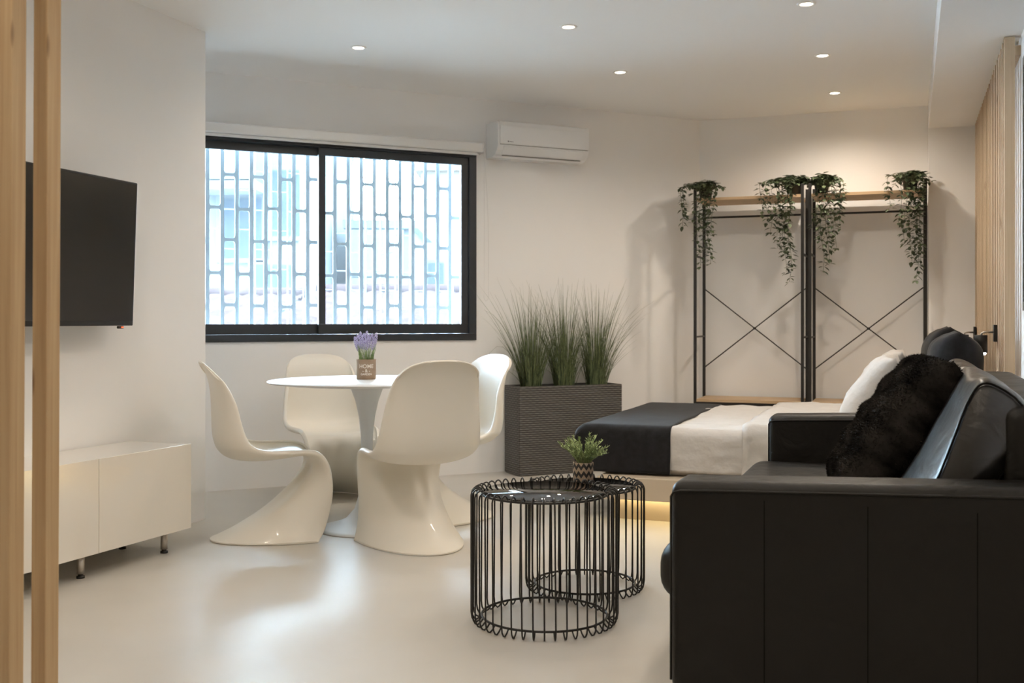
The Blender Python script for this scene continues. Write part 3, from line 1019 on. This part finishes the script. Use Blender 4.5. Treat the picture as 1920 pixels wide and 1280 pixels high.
# ================================================================== CLOTHES RACKS
RO = Vector((1.300, 7.640, 0))                  # front left foot
RD = 0.375                                       # depth along uy
RW = 0.765
def rack(k, label):
    off = k * (RW + 0.030)
    o0 = RO + ux * off
    e = empty('clothes_rack', o0, atan2(ux.y, ux.x), label, 'clothes rack', 'two joined clothes racks')
    pw = 0.020
    ht = 1.985
    for x in (pw / 2, RW - pw / 2):
        for y in (pw / 2, RD - pw / 2):
            box_obj('post', (x, y, ht / 2), (pw, pw, ht), M['rack'], e, 0.001)
        for z in (0.92, 1.50):
            box_obj('side_bar', (x, RD / 2, z), (0.012, RD - 2 * pw, 0.012), M['rack'], e)
    box_obj('top_shelf', (RW / 2, RD / 2, 1.902), (RW - 2 * pw - 0.002, RD, 0.020), M['shelf'], e, 0.001)
    box_obj('lower_shelf', (RW / 2, RD / 2, 0.467), (RW - 2 * pw - 0.002, RD, 0.020), M['shelf'], e, 0.001)
    bm = bmesh.new()
    add_box(bm, (RW / 2, 0.012, 0.427), (RW - 2 * pw, 0.020, 0.060))
    add_box(bm, (RW / 2, RD - 0.012, 0.427), (RW - 2 * pw, 0.020, 0.060))
    link_mesh('lower_beam', bm, M['rack'], e)
    tube_obj('clothes_rail', [(pw, RD - 0.16, 1.790), (RW - pw, RD - 0.16, 1.790)], 0.0075, M['rack'], e, 12)
    zb, zt = 0.692, 1.268
    y = RD - 0.012
    for (a, b_) in (((pw, y, zt), (RW - pw, y, zb)), ((pw, y - 0.006, zb), (RW - pw, y - 0.006, zt))):
        tube_obj('cross_brace', [a, b_], 0.0042, M['rack'], e, 8)
    bm = bmesh.new(); add_box(bm, (RW / 2, y - 0.004, (zb + zt) / 2), (0.022, 0.016, 0.018), 0.004); link_mesh('brace_joint', bm, M['rack'], e)
    return e
rack(0, 'black metal clothes rack with oak shelves and crossed braces, next to the room corner')
rack(1, 'black metal clothes rack with oak shelves and crossed braces, next to the pillar')

# ivies
def leaf(vs, fs, c, d, up, L, W):
    s = d.cross(up)
    s = s.normalized() if s.length > 1e-6 else Vector((1, 0, 0))
    n = s.cross(d).normalized()
    b = len(vs)
    vs += [c, c + d * L * .35 + s * W * .5 + n * W * .15, c + d * L * .7 + s * W * .36 + n * W * .1, c + d * L, c + d * L * .7 - s * W * .36 + n * W * .1, c + d * L * .35 - s * W * .5 + n * W * .15, c + d * L * .5]
    for k in range(6):
        fs.append((b + k, b + (k + 1) % 6, b + 6))
def ivy(x, y, label, seed, strands):
    """strands: (dx at hanging, dy, length, leaves scale)"""
    rnd = random.Random(seed)
    loc = RO + ux * x + uy * y
    e = empty('trailing_ivy', (loc.x, loc.y, 1.9125), atan2(ux.y, ux.x), label, 'potted plant', 'ivies on the rack top')
    po_ = lathe_obj('pot', [(0, 0), (0.040, 0), (0.052, 0.085), (0.055, 0.088), (0.055, 0.1), (0.050, 0.1), (0.048, 0.085), (0, 0.085)], M['pot'], e, 24)
    vs, fs = [], []
    stv, stf = [], []
    def strand(p0, dx, dy, rise, length):
        pts = []
        n = max(6, int(length / 0.03))
        edge = Vector((dx, dy, 0))
        for k in range(n + 1):
            s = length * k / n
            # up and out, then hanging
            reach = 0.10 + edge.length * 0.5
            if s < reach * 1.4:
                t = s / (reach * 1.4)
                p = p0 + edge * (t * 1.0) * 1.0 + Vector((0, 0, rise * sin(t * pi)))
            else:
                q = s - reach * 1.4
                p = p0 + edge + Vector((0.012 * sin(q * 14 + p0.x * 60), 0.01 * cos(q * 11), -q))
            pts.append(p)
        tube_data(stv, stf, pts, 0.0013, 4)
        for k in range(1, len(pts)):
            for rep in range(3):
                a = rnd.uniform(0, 2 * pi)
                d = Vector((cos(a), sin(a), rnd.uniform(-1.1, 0.15))).normalized()
                L_ = rnd.uniform(0.030, 0.050)
                c = pts[k] + d * 0.006
                leaf(vs, fs, c, d, Vector((0, 0, 1)), L_, L_ * .55)
    for (dx, dy, rise, ln_) in strands:
        a = atan2(dy, dx)
        strand(Vector((0.03 * cos(a), 0.03 * sin(a), 0.088)), dx + rnd.uniform(-.01, .01), dy + rnd.uniform(-.01, .01), rise, ln_ + 0.13)
    for k in range(20):   # crown
        a = rnd.uniform(0, 2 * pi); rr = rnd.uniform(0.02, 0.11)
        strand(Vector((0.02 * cos(a), 0.02 * sin(a), 0.086)), rr * cos(a), rr * sin(a), rnd.uniform(0.02, 0.06), rr + rnd.uniform(0.08, 0.13))
    o = from_data('leaves', vs, fs, M['ivy'], e, smooth=False)
    o['kind'] = 'stuff'
    from_data('vines', stv, stf, M['ivy'], e)
ivy(0.060, 0.15, 'trailing ivy at the outer end of the racks, near the room corner', 1,
    [(-.11, -.12, .03, .33), (-.13, -.08, .02, .40), (0.06, -.20, .02, .72), (0.03, -.20, .02, .60), (0.05, -.205, .02, .66), (0.02, -.2, .02, .45), (0.075, -.2, .02, .52), (-.04, -.2, .01, .42), (.0, -.2, .02, .72)])
ivy(0.700, 0.13, 'trailing ivy with the longest vines, on the corner side of the middle posts', 2,
    [(-.03, -.17, .04, .82), (-.05, -.17, .04, .76), (-.02, -.18, .04, .70), (-.08, -.16, .03, .60), (-.16, -.15, .03, .45), (-.19, -.12, .03, .40), (-.12, -.16, .03, .50), (-.04, -.17, .04, .62), (-.10, -.17, .03, .42)])
ivy(0.875, 0.13, 'trailing ivy on the pillar side of the middle posts', 4,
    [(.02, -.17, .04, .76), (.05, -.17, .04, .70), (.09, -.16, .03, .60), (.0, -.18, .04, .55), (.12, -.15, .03, .48), (.06, -.17, .04, .55), (-.02, -.17, .03, .45), (.10, -.16, .03, .40)])
ivy(1.455, 0.13, 'trailing ivy at the end of the racks beside the pillar', 6,
    [(.03, -.17, .04, .82), (.05, -.17, .04, .72), (.01, -.17, .04, .66), (-.05, -.17, .03, .45), (-.12, -.15, .03, .36), (.06, -.17, .03, .62), (.0, -.17, .03, .70), (-.02, -.17, .03, .58), (.04, -.165, .03, .55)])

# ================================================================== BED
BO = Vector((0.371, 5.63, 0))
ba = atan2(ux.y, ux.x)
def bl_(x, t, z=0.0):
    return BO + ux * x + uy * t + Vector((0, 0, z))
pf = empty('bed_platform', BO, ba, 'beige platform bed base with a lit strip glowing beneath its edge', 'bed')
box_obj('platform_slab', ((0.116 + 2.02) / 2, (-0.125 + 1.62) / 2, 0.184), (2.02 - 0.116, 1.745, 0.114), M['platform'], pf, 0.004)
box_obj('plinth', ((0.16 + 2.0) / 2, (0.04 + 1.5) / 2, 0.0635), (1.84, 1.46, 0.127), M['platform'], pf, 0.001)
box_obj('light_strip', ((0.18 + 1.98) / 2, 0.012, 0.1225), (1.80, 0.010, 0.006), M['mirror_led'], pf)
lp = lamp('strip_lamp', 'AREA', (1.08, 0.012, 0.117), 15.0, (1.0, 0.80, 0.36), parent=pf, shape='RECTANGLE', size=1.8, size_y=0.02)

mt = empty('mattress', BO, ba, 'thick mattress under a fitted white sheet on the beige platform', 'mattress')
MW, ML, MZ0, MZ1 = 1.57, 1.98, 0.2415, 0.478
def wobble(x, y, z, a=0.006, s=3.0):
    return noise.noise(Vector((x * s, y * s, z * s))) * a
bm = bmesh.new()
add_box(bm, (ML / 2, MW / 2, (MZ0 + MZ1) / 2), (ML, MW, MZ1 - MZ0), 0.035, seg=4)
o = link_mesh('fitted_sheet', bm, M['cotton'], mt, smooth=True)

def drape(name, x0, x1, zoff, m, lab, cat, hang0=0.24, hang1=0.22, nx=30, crease=0.004, thick=0.006, seed=0.0, flare=0.0, foot=False):
    """cloth lying across the bed and hanging over both long sides"""
    r = 0.045
    prof = []
    zt = MZ1 + zoff
    o_ = 0.006 + zoff
    for k in range(12):
        prof.append((-o_ - flare * (1 - k / 12), zt - hang0 + (hang0 - r) * k / 12))
    for k in range(7):
        a = pi / 2 * k / 6
        prof.append((-o_ + r * (1 - cos(a)), zt - r + r * sin(a)))
    for k in range(1, 34):
        prof.append((-o_ + r + (MW + 2 * o_ - 2 * r) * k / 34, zt))
    for k in range(7):
        a = pi / 2 * (1 - k / 6)
        prof.append((MW + o_ - r * (1 - cos(a)), zt - r + r * sin(a)))
    for k in range(1, 8):
        prof.append((MW + o_, zt - r - (hang1 - r) * k / 7))
    def fn(i, j):
        x = x0 + (x1 - x0) * i / (nx - 1)
        y, z = prof[j]
        w = noise.noise(Vector((x * 5 + seed, y * 3, z * 6))) * crease + noise.noise(Vector((x * 14 + seed, y * 6, z * 10))) * crease * .4
        if y < 0.03 and z < zt - r:
            w += noise.noise(Vector((x * 7 + z * 9 + seed, z * 16 - x * 5, seed))) * crease * 0.9
        hangf = max(0.0, (zt - r - z) / hang0) if y < 0.1 else 0.0
        y2 = y - abs(w) * (1 if y < .2 else 0) - hangf * 0.010 * (1 + sin(x * 17 + seed))
        z2 = z + (abs(w) if z > zt - 0.01 else 0)
        dx = 0.008 * noise.noise(Vector((y * 4, z * 4, seed))) * (1 if i in (0, nx - 1) else .5)
        if foot and i < 3:
            f_ = (3 - i) / 3.0
            z2 -= 0.035 * f_ ** 2 * (1 if z > zt - r else 0.3)
        return (x + dx, y2, z2)
    e = grid_obj(name, fn, nx, len(prof), m, None)
    e.location = BO; e.rotation_euler = (0, 0, ba)
    modifier(e, 'SOLIDIFY', thickness=thick, offset=1.0)
    tag(e, lab, cat)
    return e
drape('bed_sheet', 0.40, 1.93, 0.003, M['cotton'], 'white creased sheet spread over the mattress beside the black bed runner', 'bed sheet', hang0=0.215, crease=0.016, seed=3)
drape('duvet', 0.84, 1.66, 0.022, M['cotton'], 'white duvet folded across the bed just behind the sofa arm', 'duvet', hang0=0.238, crease=0.022, thick=0.016, seed=9)
drape('bed_runner', -0.035, 0.475, 0.013, M['blanket'], 'black blanket draped across the foot of the white bed', 'blanket', hang0=0.238, crease=0.003, thick=0.005, seed=5, foot=True, flare=0.006)

def pillow_mesh(name, w, h, t, m, parent=None, n=26, puff=0.5, wr=0.012, seed=0.0, corner=0.10, ridges=0):
    """pillow in the local x (width), z (height) plane, thickness along y; both faces one mesh"""
    vs, fs = [], []
    def P(i, j, side):
        u = i / (n - 1) * 2 - 1; v = j / (n - 1) * 2 - 1
        k = max(0.0, (1 - u ** 4)) ** puff * max(0.0, (1 - v ** 4)) ** puff
        # pinch the side midpoints a little so that the corners stand out
        x = u * w / 2 * (1 - corner * (1 - v * v) * abs(u) ** 3)
        z = v * h / 2 * (1 - corner * (1 - u * u) * abs(v) ** 3)
        d = t / 2 * k
        d += noise.noise(Vector((u * 2.3 + seed, v * 2.3, side))) * wr * k + noise.noise(Vector((u * 6 + seed, v * 5, side * 3))) * wr * .45 * k
        if ridges:
            d += 0.006 * sin(v * ridges + 1.4 * sin(u * 3 + seed)) * k
        return Vector((x, side * max(d, 0.0), z))
    idx = {}
    for side in (1, -1):
        for i in range(n):
            for j in range(n):
                edge = i in (0, n - 1) or j in (0, n - 1)
                if edge and side == -1:
                    idx[(i, j, -1)] = idx[(i, j, 1)]
                    continue
                idx[(i, j, side)] = len(vs)
                vs.append(P(i, j, side))
        for i in range(n - 1):
            for j in range(n - 1):
                q = (idx[(i, j, side)], idx[(i + 1, j, side)], idx[(i + 1, j + 1, side)], idx[(i, j + 1, side)])
                fs.append(q if side == -1 else q[::-1])
    return from_data(name, vs, fs, m, parent)

def lean_place(o, origin, ex_rot, lean):
    """stand a pillow on its lower edge at origin, its front facing -ux, leaning back by lean"""
    o.location = origin
    o.rotation_euler = (lean, 0, ex_rot)

# pillow frames: local x -> along -uy, local -y -> front (towards -ux), local z -> up
FR = atan2(-uy.y, -uy.x)          # local x along -uy ; local y = rotated 90 deg left = +ux
def put_pillow(name, w, h, t, m, pos, lean, label, cat, yaw=0.0, **kw):
    e = empty(name, pos, 0, label, cat, rot=(-lean, 0, FR + yaw))
    o = pillow_mesh('cover', w, h, t, m, e, **kw)
    for v in o.data.vertices:
        v.co.z += h / 2
    return e
put_pillow('bed_pillow', 0.64, 0.44, 0.17, M['cotton'], bl_(1.30, 0.52, 0.495), radians(36), 'white bed pillow leaning up just beyond the sofa arm', 'pillow', seed=1, wr=0.012)
put_pillow('bed_pillow', 0.62, 0.42, 0.17, M['cotton'], bl_(1.385, 1.16, 0.495), radians(28), 'white bed pillow mostly hidden behind the nearer white one', 'pillow', seed=6, wr=0.02)
put_pillow('headboard_cushion', 0.66, 0.50, 0.26, M['blanket'], bl_(1.80, 0.42, 0.490), radians(5), 'black headboard cushion against the slats beneath the nearer wall lamp', 'cushion', seed=2)
put_pillow('headboard_cushion', 0.66, 0.52, 0.26, M['blanket'], bl_(1.78, 1.12, 0.490), radians(5), 'black headboard cushion against the slats, farther one on the bed', 'cushion', seed=4)

# ================================================================== SLAT PANEL ON THE RIGHT WALL
SL0 = Vector((0.3725 * 4.95 + 0.441, 4.95, 0))      # near end, front face of the slats
sp_e = empty('slat_panel', SL0, atan2(uy.y, uy.x), 'pine slat panel covering the wall behind the head of the bed', 'wall panel')
npitch = 0.115
ns = int(2.36 / npitch)
for k in range(ns + 1):
    # local x along the wall, local -y towards the wall
    o = box_obj('slat', (0.0225 + k * npitch, -0.0225, SOF / 2), (0.045, 0.045, SOF - 0.004), M['slat'], sp_e, 0.001)
for z in (0.25, 2.29):
    box_obj('mounting_rail', (1.20, -0.058, z), (2.38, 0.024, 0.045), M['slat'], sp_e)

# wall lamps
def wall_lamp(Y, z, label, on=True):
    p = Vector((0.3725 * Y + 0.441, Y, z))
    e = empty('wall_lamp', p, atan2(uy.y, uy.x), label, 'wall lamp', 'two black reading lamps on the slats')
    # local +y points into the room
    box_obj('backplate', (0, 0.011, 0.03), (0.060, 0.016, 0.085), M['black'], e, 0.002)
    tube_obj('arm', [(0, 0.018, 0.035), (0, 0.062, 0.035), (0.0, 0.073, 0.030), (0.0, 0.075, 0.018)], 0.005, M['steel'], e, 10)
    s = lathe_obj('shade', [(0, 0.020), (0.029, 0.020), (0.031, 0.018), (0.031, -0.068), (0.029, -0.068), (0.029, -0.060), (0, -0.060)], M['black'], e, 32, (0, 0.077, 0))
    lathe_obj('diffuser', [(0, -0.062), (0.024, -0.062), (0.025, -0.074), (0.021, -0.079), (0, -0.080)], M['lamp_led'], s, 24, (0, 0.077, 0))
    lamp('reading_lamp_light', 'SPOT', (0, 0.077, -0.084), 11.0, (0.95, 0.97, 1.0), parent=e, spot_size=radians(125), spot_blend=0.4, shadow_soft_size=0.02)
wall_lamp(5.33, 0.945, 'black cylindrical wall lamp lit at its lower end, on the slats above the sofa cushions')
wall_lamp(7.0, 0.925, 'black cylindrical wall lamp farther along the slats, mostly hidden by the black cushion')

# picture at the right edge
pq = Vector((0.3725 * 4.47 + 0.516, 4.47, 1.08))
pe = empty('framed_picture', pq, atan2(-uy.y, -uy.x), 'tall dark framed picture on the wall, cut by the right edge of the photo', 'picture')
# local x towards the camera; local y points to the wall side (+ux)... keep the frame proud of the wall
bm = bmesh.new()
PW_, PH_ = 0.74, 1.06
for (x0, x1, z0, z1) in ((0, PW_, 0, 0.036), (0, PW_, PH_ - 0.036, PH_), (0, 0.036, 0.036, PH_ - 0.036), (PW_ - 0.036, PW_, 0.036, PH_ - 0.036)):
    add_box(bm, ((x0 + x1) / 2, -0.020, (z0 + z1) / 2), (x1 - x0, 0.036, z1 - z0), 0.0015)
link_mesh('frame', bm, M['frame'], pe)
box_obj('print', (PW_ / 2, -0.008, PH_ / 2), (PW_ - 0.07, 0.006, PH_ - 0.07), M['matboard'], pe)

# ================================================================== SOFA
SO = Vector((0.431, 2.915, 0))
def sf(x, t, z=0.0):
    return SO + ux * x + uy * t + Vector((0, 0, z))
sofa = empty('sofa', SO, ba, 'black leather sofa seen from its end, in front of the bed', 'sofa')
ARM, SL, SD, AH = 0.175, 2.335, 0.98, 0.600
def soft_box(name, c, s, m, parent, bev=0.03, seg=4, wob=0.004, rise=0.0, sub=0.06):
    bm = bmesh.new()
    add_box(bm, c, s, bev, seg=seg)
    o = link_mesh(name, bm, m, parent, smooth=True)
    for v in o.data.vertices:
        n_ = noise.noise(v.co * 4) * wob
        if rise and v.co.z > c[2]:
            v.co.z += rise * v.co.x / SD
        v.co += Vector((0, 0, n_))
    modifier(o, 'WEIGHTED_NORMAL')
    return o
def arm(t0):
    o = soft_box('armrest', (SD / 2, t0 + ARM / 2, (AH + 0.02) / 2 + 0.0), (SD, ARM, AH - 0.02), M['leather'], sofa, 0.032, 5, rise=0.033)
    # piping along the outer and inner top edges and the front edge
    for y in (t0 - 0.002, t0 + ARM + 0.002):
        pts = [(0.004, y, 0.06), (0.004, y, AH - 0.04), (0.010, y, AH - 0.030), (0.03, y, AH - 0.024)]
        pts += [(0.03 + (SD - 0.03) * k / 12, y, AH - 0.024 + 0.033 * (0.03 + (SD - 0.03) * k / 12) / SD) for k in range(1, 13)]
        tube_obj('piping', pts, 0.0036, M['leather'], o, 6)
    for x in (0.2535, 0.514, 0.772):
        yo = t0 - 0.0006 if t0 < 1 else t0 + ARM
        bm = bmesh.new(); add_box(bm, (x, yo, 0.05 + (AH - 0.09) / 2 + 0.002), (0.0022, 0.0014, AH - 0.09)); link_mesh('seam', bm, M['seam'], o)
    return o
arm(0.0)
arm(SL - ARM)
soft_box('backrest_frame', (SD - 0.035, SL / 2, 0.44), (0.20, SL - 2 * ARM - 0.004, 0.76), M['leather'], sofa, 0.04, 4)
soft_box('base', (SD / 2 - 0.02, SL / 2, 0.13), (SD - 0.10, SL - 2 * ARM - 0.004, 0.15), M['leather'], sofa, 0.01, 2)
for k in range(2):
    w_ = (SL - 2 * ARM) / 2
    t0 = ARM + k * w_
    soft_box('seat_cushion', (0.40 - 0.05, t0 + w_ / 2, 0.305), (0.86, w_ - 0.006, 0.19), M['leather'], sofa, 0.075, 6, wob=0.008)
for x in (0.08, SD - 0.08):
    for y in (0.10, SL - 0.10):
        box_obj('leg', (x, y, 0.026), (0.06, 0.06, 0.05), M['black'], sofa, 0.003)

def leather_cushion(t0, t1, label, seed):
    """back cushion as a swept section: x depth, z height, local to the sofa"""
    sec = [(0.60, 0.395), (0.60, 0.43), (0.635, 0.50), (0.69, 0.62), (0.735, 0.755), (0.765, 0.84), (0.79, 0.872), (0.83, 0.868), (0.895, 0.825), (0.915, 0.76), (0.86, 0.66), (0.80, 0.55), (0.79, 0.42), (0.77, 0.395)]
    n = len(sec)
    NSEC = 84
    def pt(u):
        i = int(u) % n; t = u - int(u)
        p = [sec[(i + k - 1) % n] for k in range(4)]
        f = lambda a, b, c, d: 0.5 * (2 * b + (c - a) * t + (2 * a - 5 * b + 4 * c - d) * t * t + (-a + 3 * b - 3 * c + d) * t ** 3)
        return f(*[q[0] for q in p]), f(*[q[1] for q in p])
    cx, cz = 0.77, 0.62
    ys = [0, 0.0, 0.012, 0.035] + [0.035 + (t1 - t0 - 0.07) * k / 16 for k in range(1, 17)] + [t1 - t0 - 0.012, t1 - t0, t1 - t0]
    shr = [0.0, 0.90, 0.965, 1.0] + [1.0] * 16 + [0.965, 0.90, 0.0]
    def fn(i, j):
        x, z = pt(j * n / NSEC)
        s = shr[i]
        x = cx + (x - cx) * s; z = cz + (z - cz) * s
        y = t0 + ys[i]
        if s == 0.0:
            y += (-0.012 if i == 0 else 0.012)
        if x < 0.82 and 0 < i < len(ys) - 1:
            x -= 0.085 * sin(pi * min(max((y - t0) / (t1 - t0), 0), 1)) ** 0.6 * max(0.0, 1 - (z - 0.40) / 0.50) * min(1.0, (0.82 - x) / 0.1)
        w = noise.noise(Vector((x * 5 + seed, y * 4, z * 5))) * 0.014 + noise.noise(Vector((x * 12, y * 9 + seed, z * 12))) * 0.006
        return (x + w * .7 * s, y, z + w * s)
    e = empty('back_cushion', SO, ba, label, 'cushion', 'leather back cushions of the sofa')
    o = grid_obj('cover', fn, len(ys), NSEC, M['leather_soft'], e, wrap_v=True)
    for q, yq in ((2, t0 + 0.004), (len(ys) - 3, t1 - 0.004)):
        pts = [Vector(fn(q, j)) for j in range(0, NSEC, 2)]
        for p in pts:
            p.y = yq
        tube_obj('piping', pts, 0.0035, M['seam'], o, 6, closed=True)
    return e
leather_cushion(0.20, 1.19, 'black leather back cushion nearest the camera, its front shining', 1.0)
leather_cushion(1.20, 2.20, 'black leather back cushion farther along the sofa, behind the fur cushion', 5.0)

# fur cushion
fe = empty('fur_cushion', sf(0.385, 1.06, 0.41), 0, 'black faux fur cushion with wavy pile leaning on the sofa back cushions', 'cushion', rot=(-radians(35), 0, FR + radians(6)))
fc = pillow_mesh('cover', 0.54, 0.60, 0.22, M['fur'], fe, n=60, puff=0.40, wr=0.008, seed=3.3, corner=0.05, ridges=16)
for v in fc.data.vertices:
    v.co.z += 0.30
vs, fs = [], []
rnd = random.Random(11)
me = fc.data
vv = [v.co.copy() for v in me.vertices]; nr_ = [v.normal.copy() for v in me.vertices]
for p in me.polygons:
    for rep in range(5):
        a, b_, c, d = [vv[i] for i in p.vertices]
        s, t = rnd.random(), rnd.random()
        q = a.lerp(b_, s).lerp(d.lerp(c, s), t)
        n_ = p.normal
        d_ = (n_ * 0.75 + Vector((rnd.uniform(-.7, .7), rnd.uniform(-.7, .7), rnd.uniform(-.9, .4)))).normalized()
        L_ = rnd.uniform(0.006, 0.013)
        sd = d_.cross(Vector((rnd.random(), rnd.random(), rnd.random()))).normalized() * 0.0016
        bi = len(vs)
        vs += [q - sd, q + sd, q + d_ * L_]
        fs.append((bi, bi + 1, bi + 2))
o = from_data('fur_pile', vs, fs, M['fur'], fe, smooth=False)
o['kind'] = 'stuff'

# ================================================================== WIRE SIDE TABLES
def wire_table(x, y, R, r, H, n, label, spin=0.0):
    e = empty('wire_side_table', (x, y, 0), spin, label, 'side table', 'pair of black wire side tables')
    vs, fs = [], []
    rw_ = 0.0029
    for k in range(n):
        a0 = 2 * pi * k / n
        p = 2 * pi / n
        for sg in (0,):
            at, ab = a0 - p * 0.05, a0 + p * 0.05
            ai = at
            pts = []
            def c_(rad, ang, z): return (rad * cos(ang), rad * sin(ang), z)
            m_ = (R + r) / 2
            pts.append(c_(r - 0.002, ai, H - 0.016))
            pts.append(c_(r + 0.004, ai, H - 0.006))
            pts.append(c_(r + 0.012, ai, H - 0.001))
            pts.append(c_(m_, at, H))
            pts.append(c_(R - 0.010, at, H - 0.004))
            pts.append(c_(R - 0.003, at, H - 0.012))
            pts.append(c_(R, at, H - 0.024))
            for q in range(1, 6):
                t = q / 6
                pts.append(c_(R, at + (ab - at) * t, H - 0.024 - (H - 0.062) * t))
            pts.append(c_(R, ab, 0.038))
            pts.append(c_(R - 0.003, ab, 0.018))
            pts.append(c_(R - 0.010, ab, 0.006))
            pts.append(c_(m_, ab, 0.0026))
            pts.append(c_(r + 0.008, ab, 0.010))
            pts.append(c_(r - 0.001, ab, 0.022))
            tube_data(vs, fs, pts, rw_, 6)
    from_data('wire_cage', vs, fs, M['wire'], e)
    tube_obj('upper_ring', [((r) * cos(a), r * sin(a), H - 0.019) for a in [2 * pi * k / 96 for k in range(96)]], 0.0042, M['wire'], e, 8, closed=True)
    tube_obj('lower_ring', [((r) * cos(a), r * sin(a), 0.025) for a in [2 * pi * k / 96 for k in range(96)]], 0.0042, M['wire'], e, 8, closed=True)
    lathe_obj('glass_top', [(0, H - 0.016), (r - 0.006, H - 0.016), (r - 0.0045, H - 0.013), (r - 0.006, H - 0.010), (0, H - 0.010)], M['tableglass'], e, 96)
    return e
wire_table(0.112, 3.69, 0.2535, 0.2165, 0.462, 43, 'black wire side table with a dark glass top, the larger and nearer of the pair')
T2 = Vector((0.283, 4.145, 0))
wire_table(T2.x, T2.y, 0.2300, 0.1940, 0.412, 39, 'black wire side table with a dark glass top, the smaller one carrying the pot plant', 0.05)

# potted herb
hb = empty('potted_herb', (T2.x - 0.008, T2.y - 0.02, 0.4025), 0, 'small green potted herb in a zigzag patterned pot on the smaller wire table', 'potted plant')
lathe_obj('pot', [(0, 0), (0.036, 0), (0.0385, 0.003), (0.0400, 0.088), (0.0385, 0.090), (0.037, 0.088), (0.036, 0.075), (0, 0.075)], M['chevron'], hb, 48)
vs, fs, sv, sfc = [], [], [], []
rnd = random.Random(21)
for k in range(60):
    a = rnd.uniform(0, 2 * pi); tl = rnd.uniform(0.05, 1.0) ** 0.7
    ln_ = rnd.uniform(0.085, 0.125)
    d = Vector((cos(a) * tl * 1.05, sin(a) * tl, 1.05 - tl * 0.55)).normalized()
    p0 = Vector((cos(a), sin(a), 0)) * 0.02 * tl + Vector((0, 0, 0.076))
    pts = [p0 + d * ln_ * t + Vector((0, 0, 0.012 * sin(t * pi))) for t in [0, .25, .5, .75, 1.0]]
    tube_data(sv, sfc, pts, 0.0011, 4)
    for q in range(16):
        t = 0.25 + 0.75 * q / 15
        i0 = min(int(t * 4), 3); c = pts[i0].lerp(pts[i0 + 1], t * 4 - i0)
        for sg in range(2):
            aa = rnd.uniform(0, 2 * pi)
            dd = (d * 0.9 + Vector((cos(aa), sin(aa), rnd.uniform(-.2, .6))) * .9).normalized()
            leaf(vs, fs, c, dd, Vector((0, 0, 1)), rnd.uniform(.009, .015), .0042)
o = from_data('leaves', vs, fs, M['herb'], hb, smooth=False); o['kind'] = 'stuff'
from_data('stems', sv, sfc, M['herb'], hb)
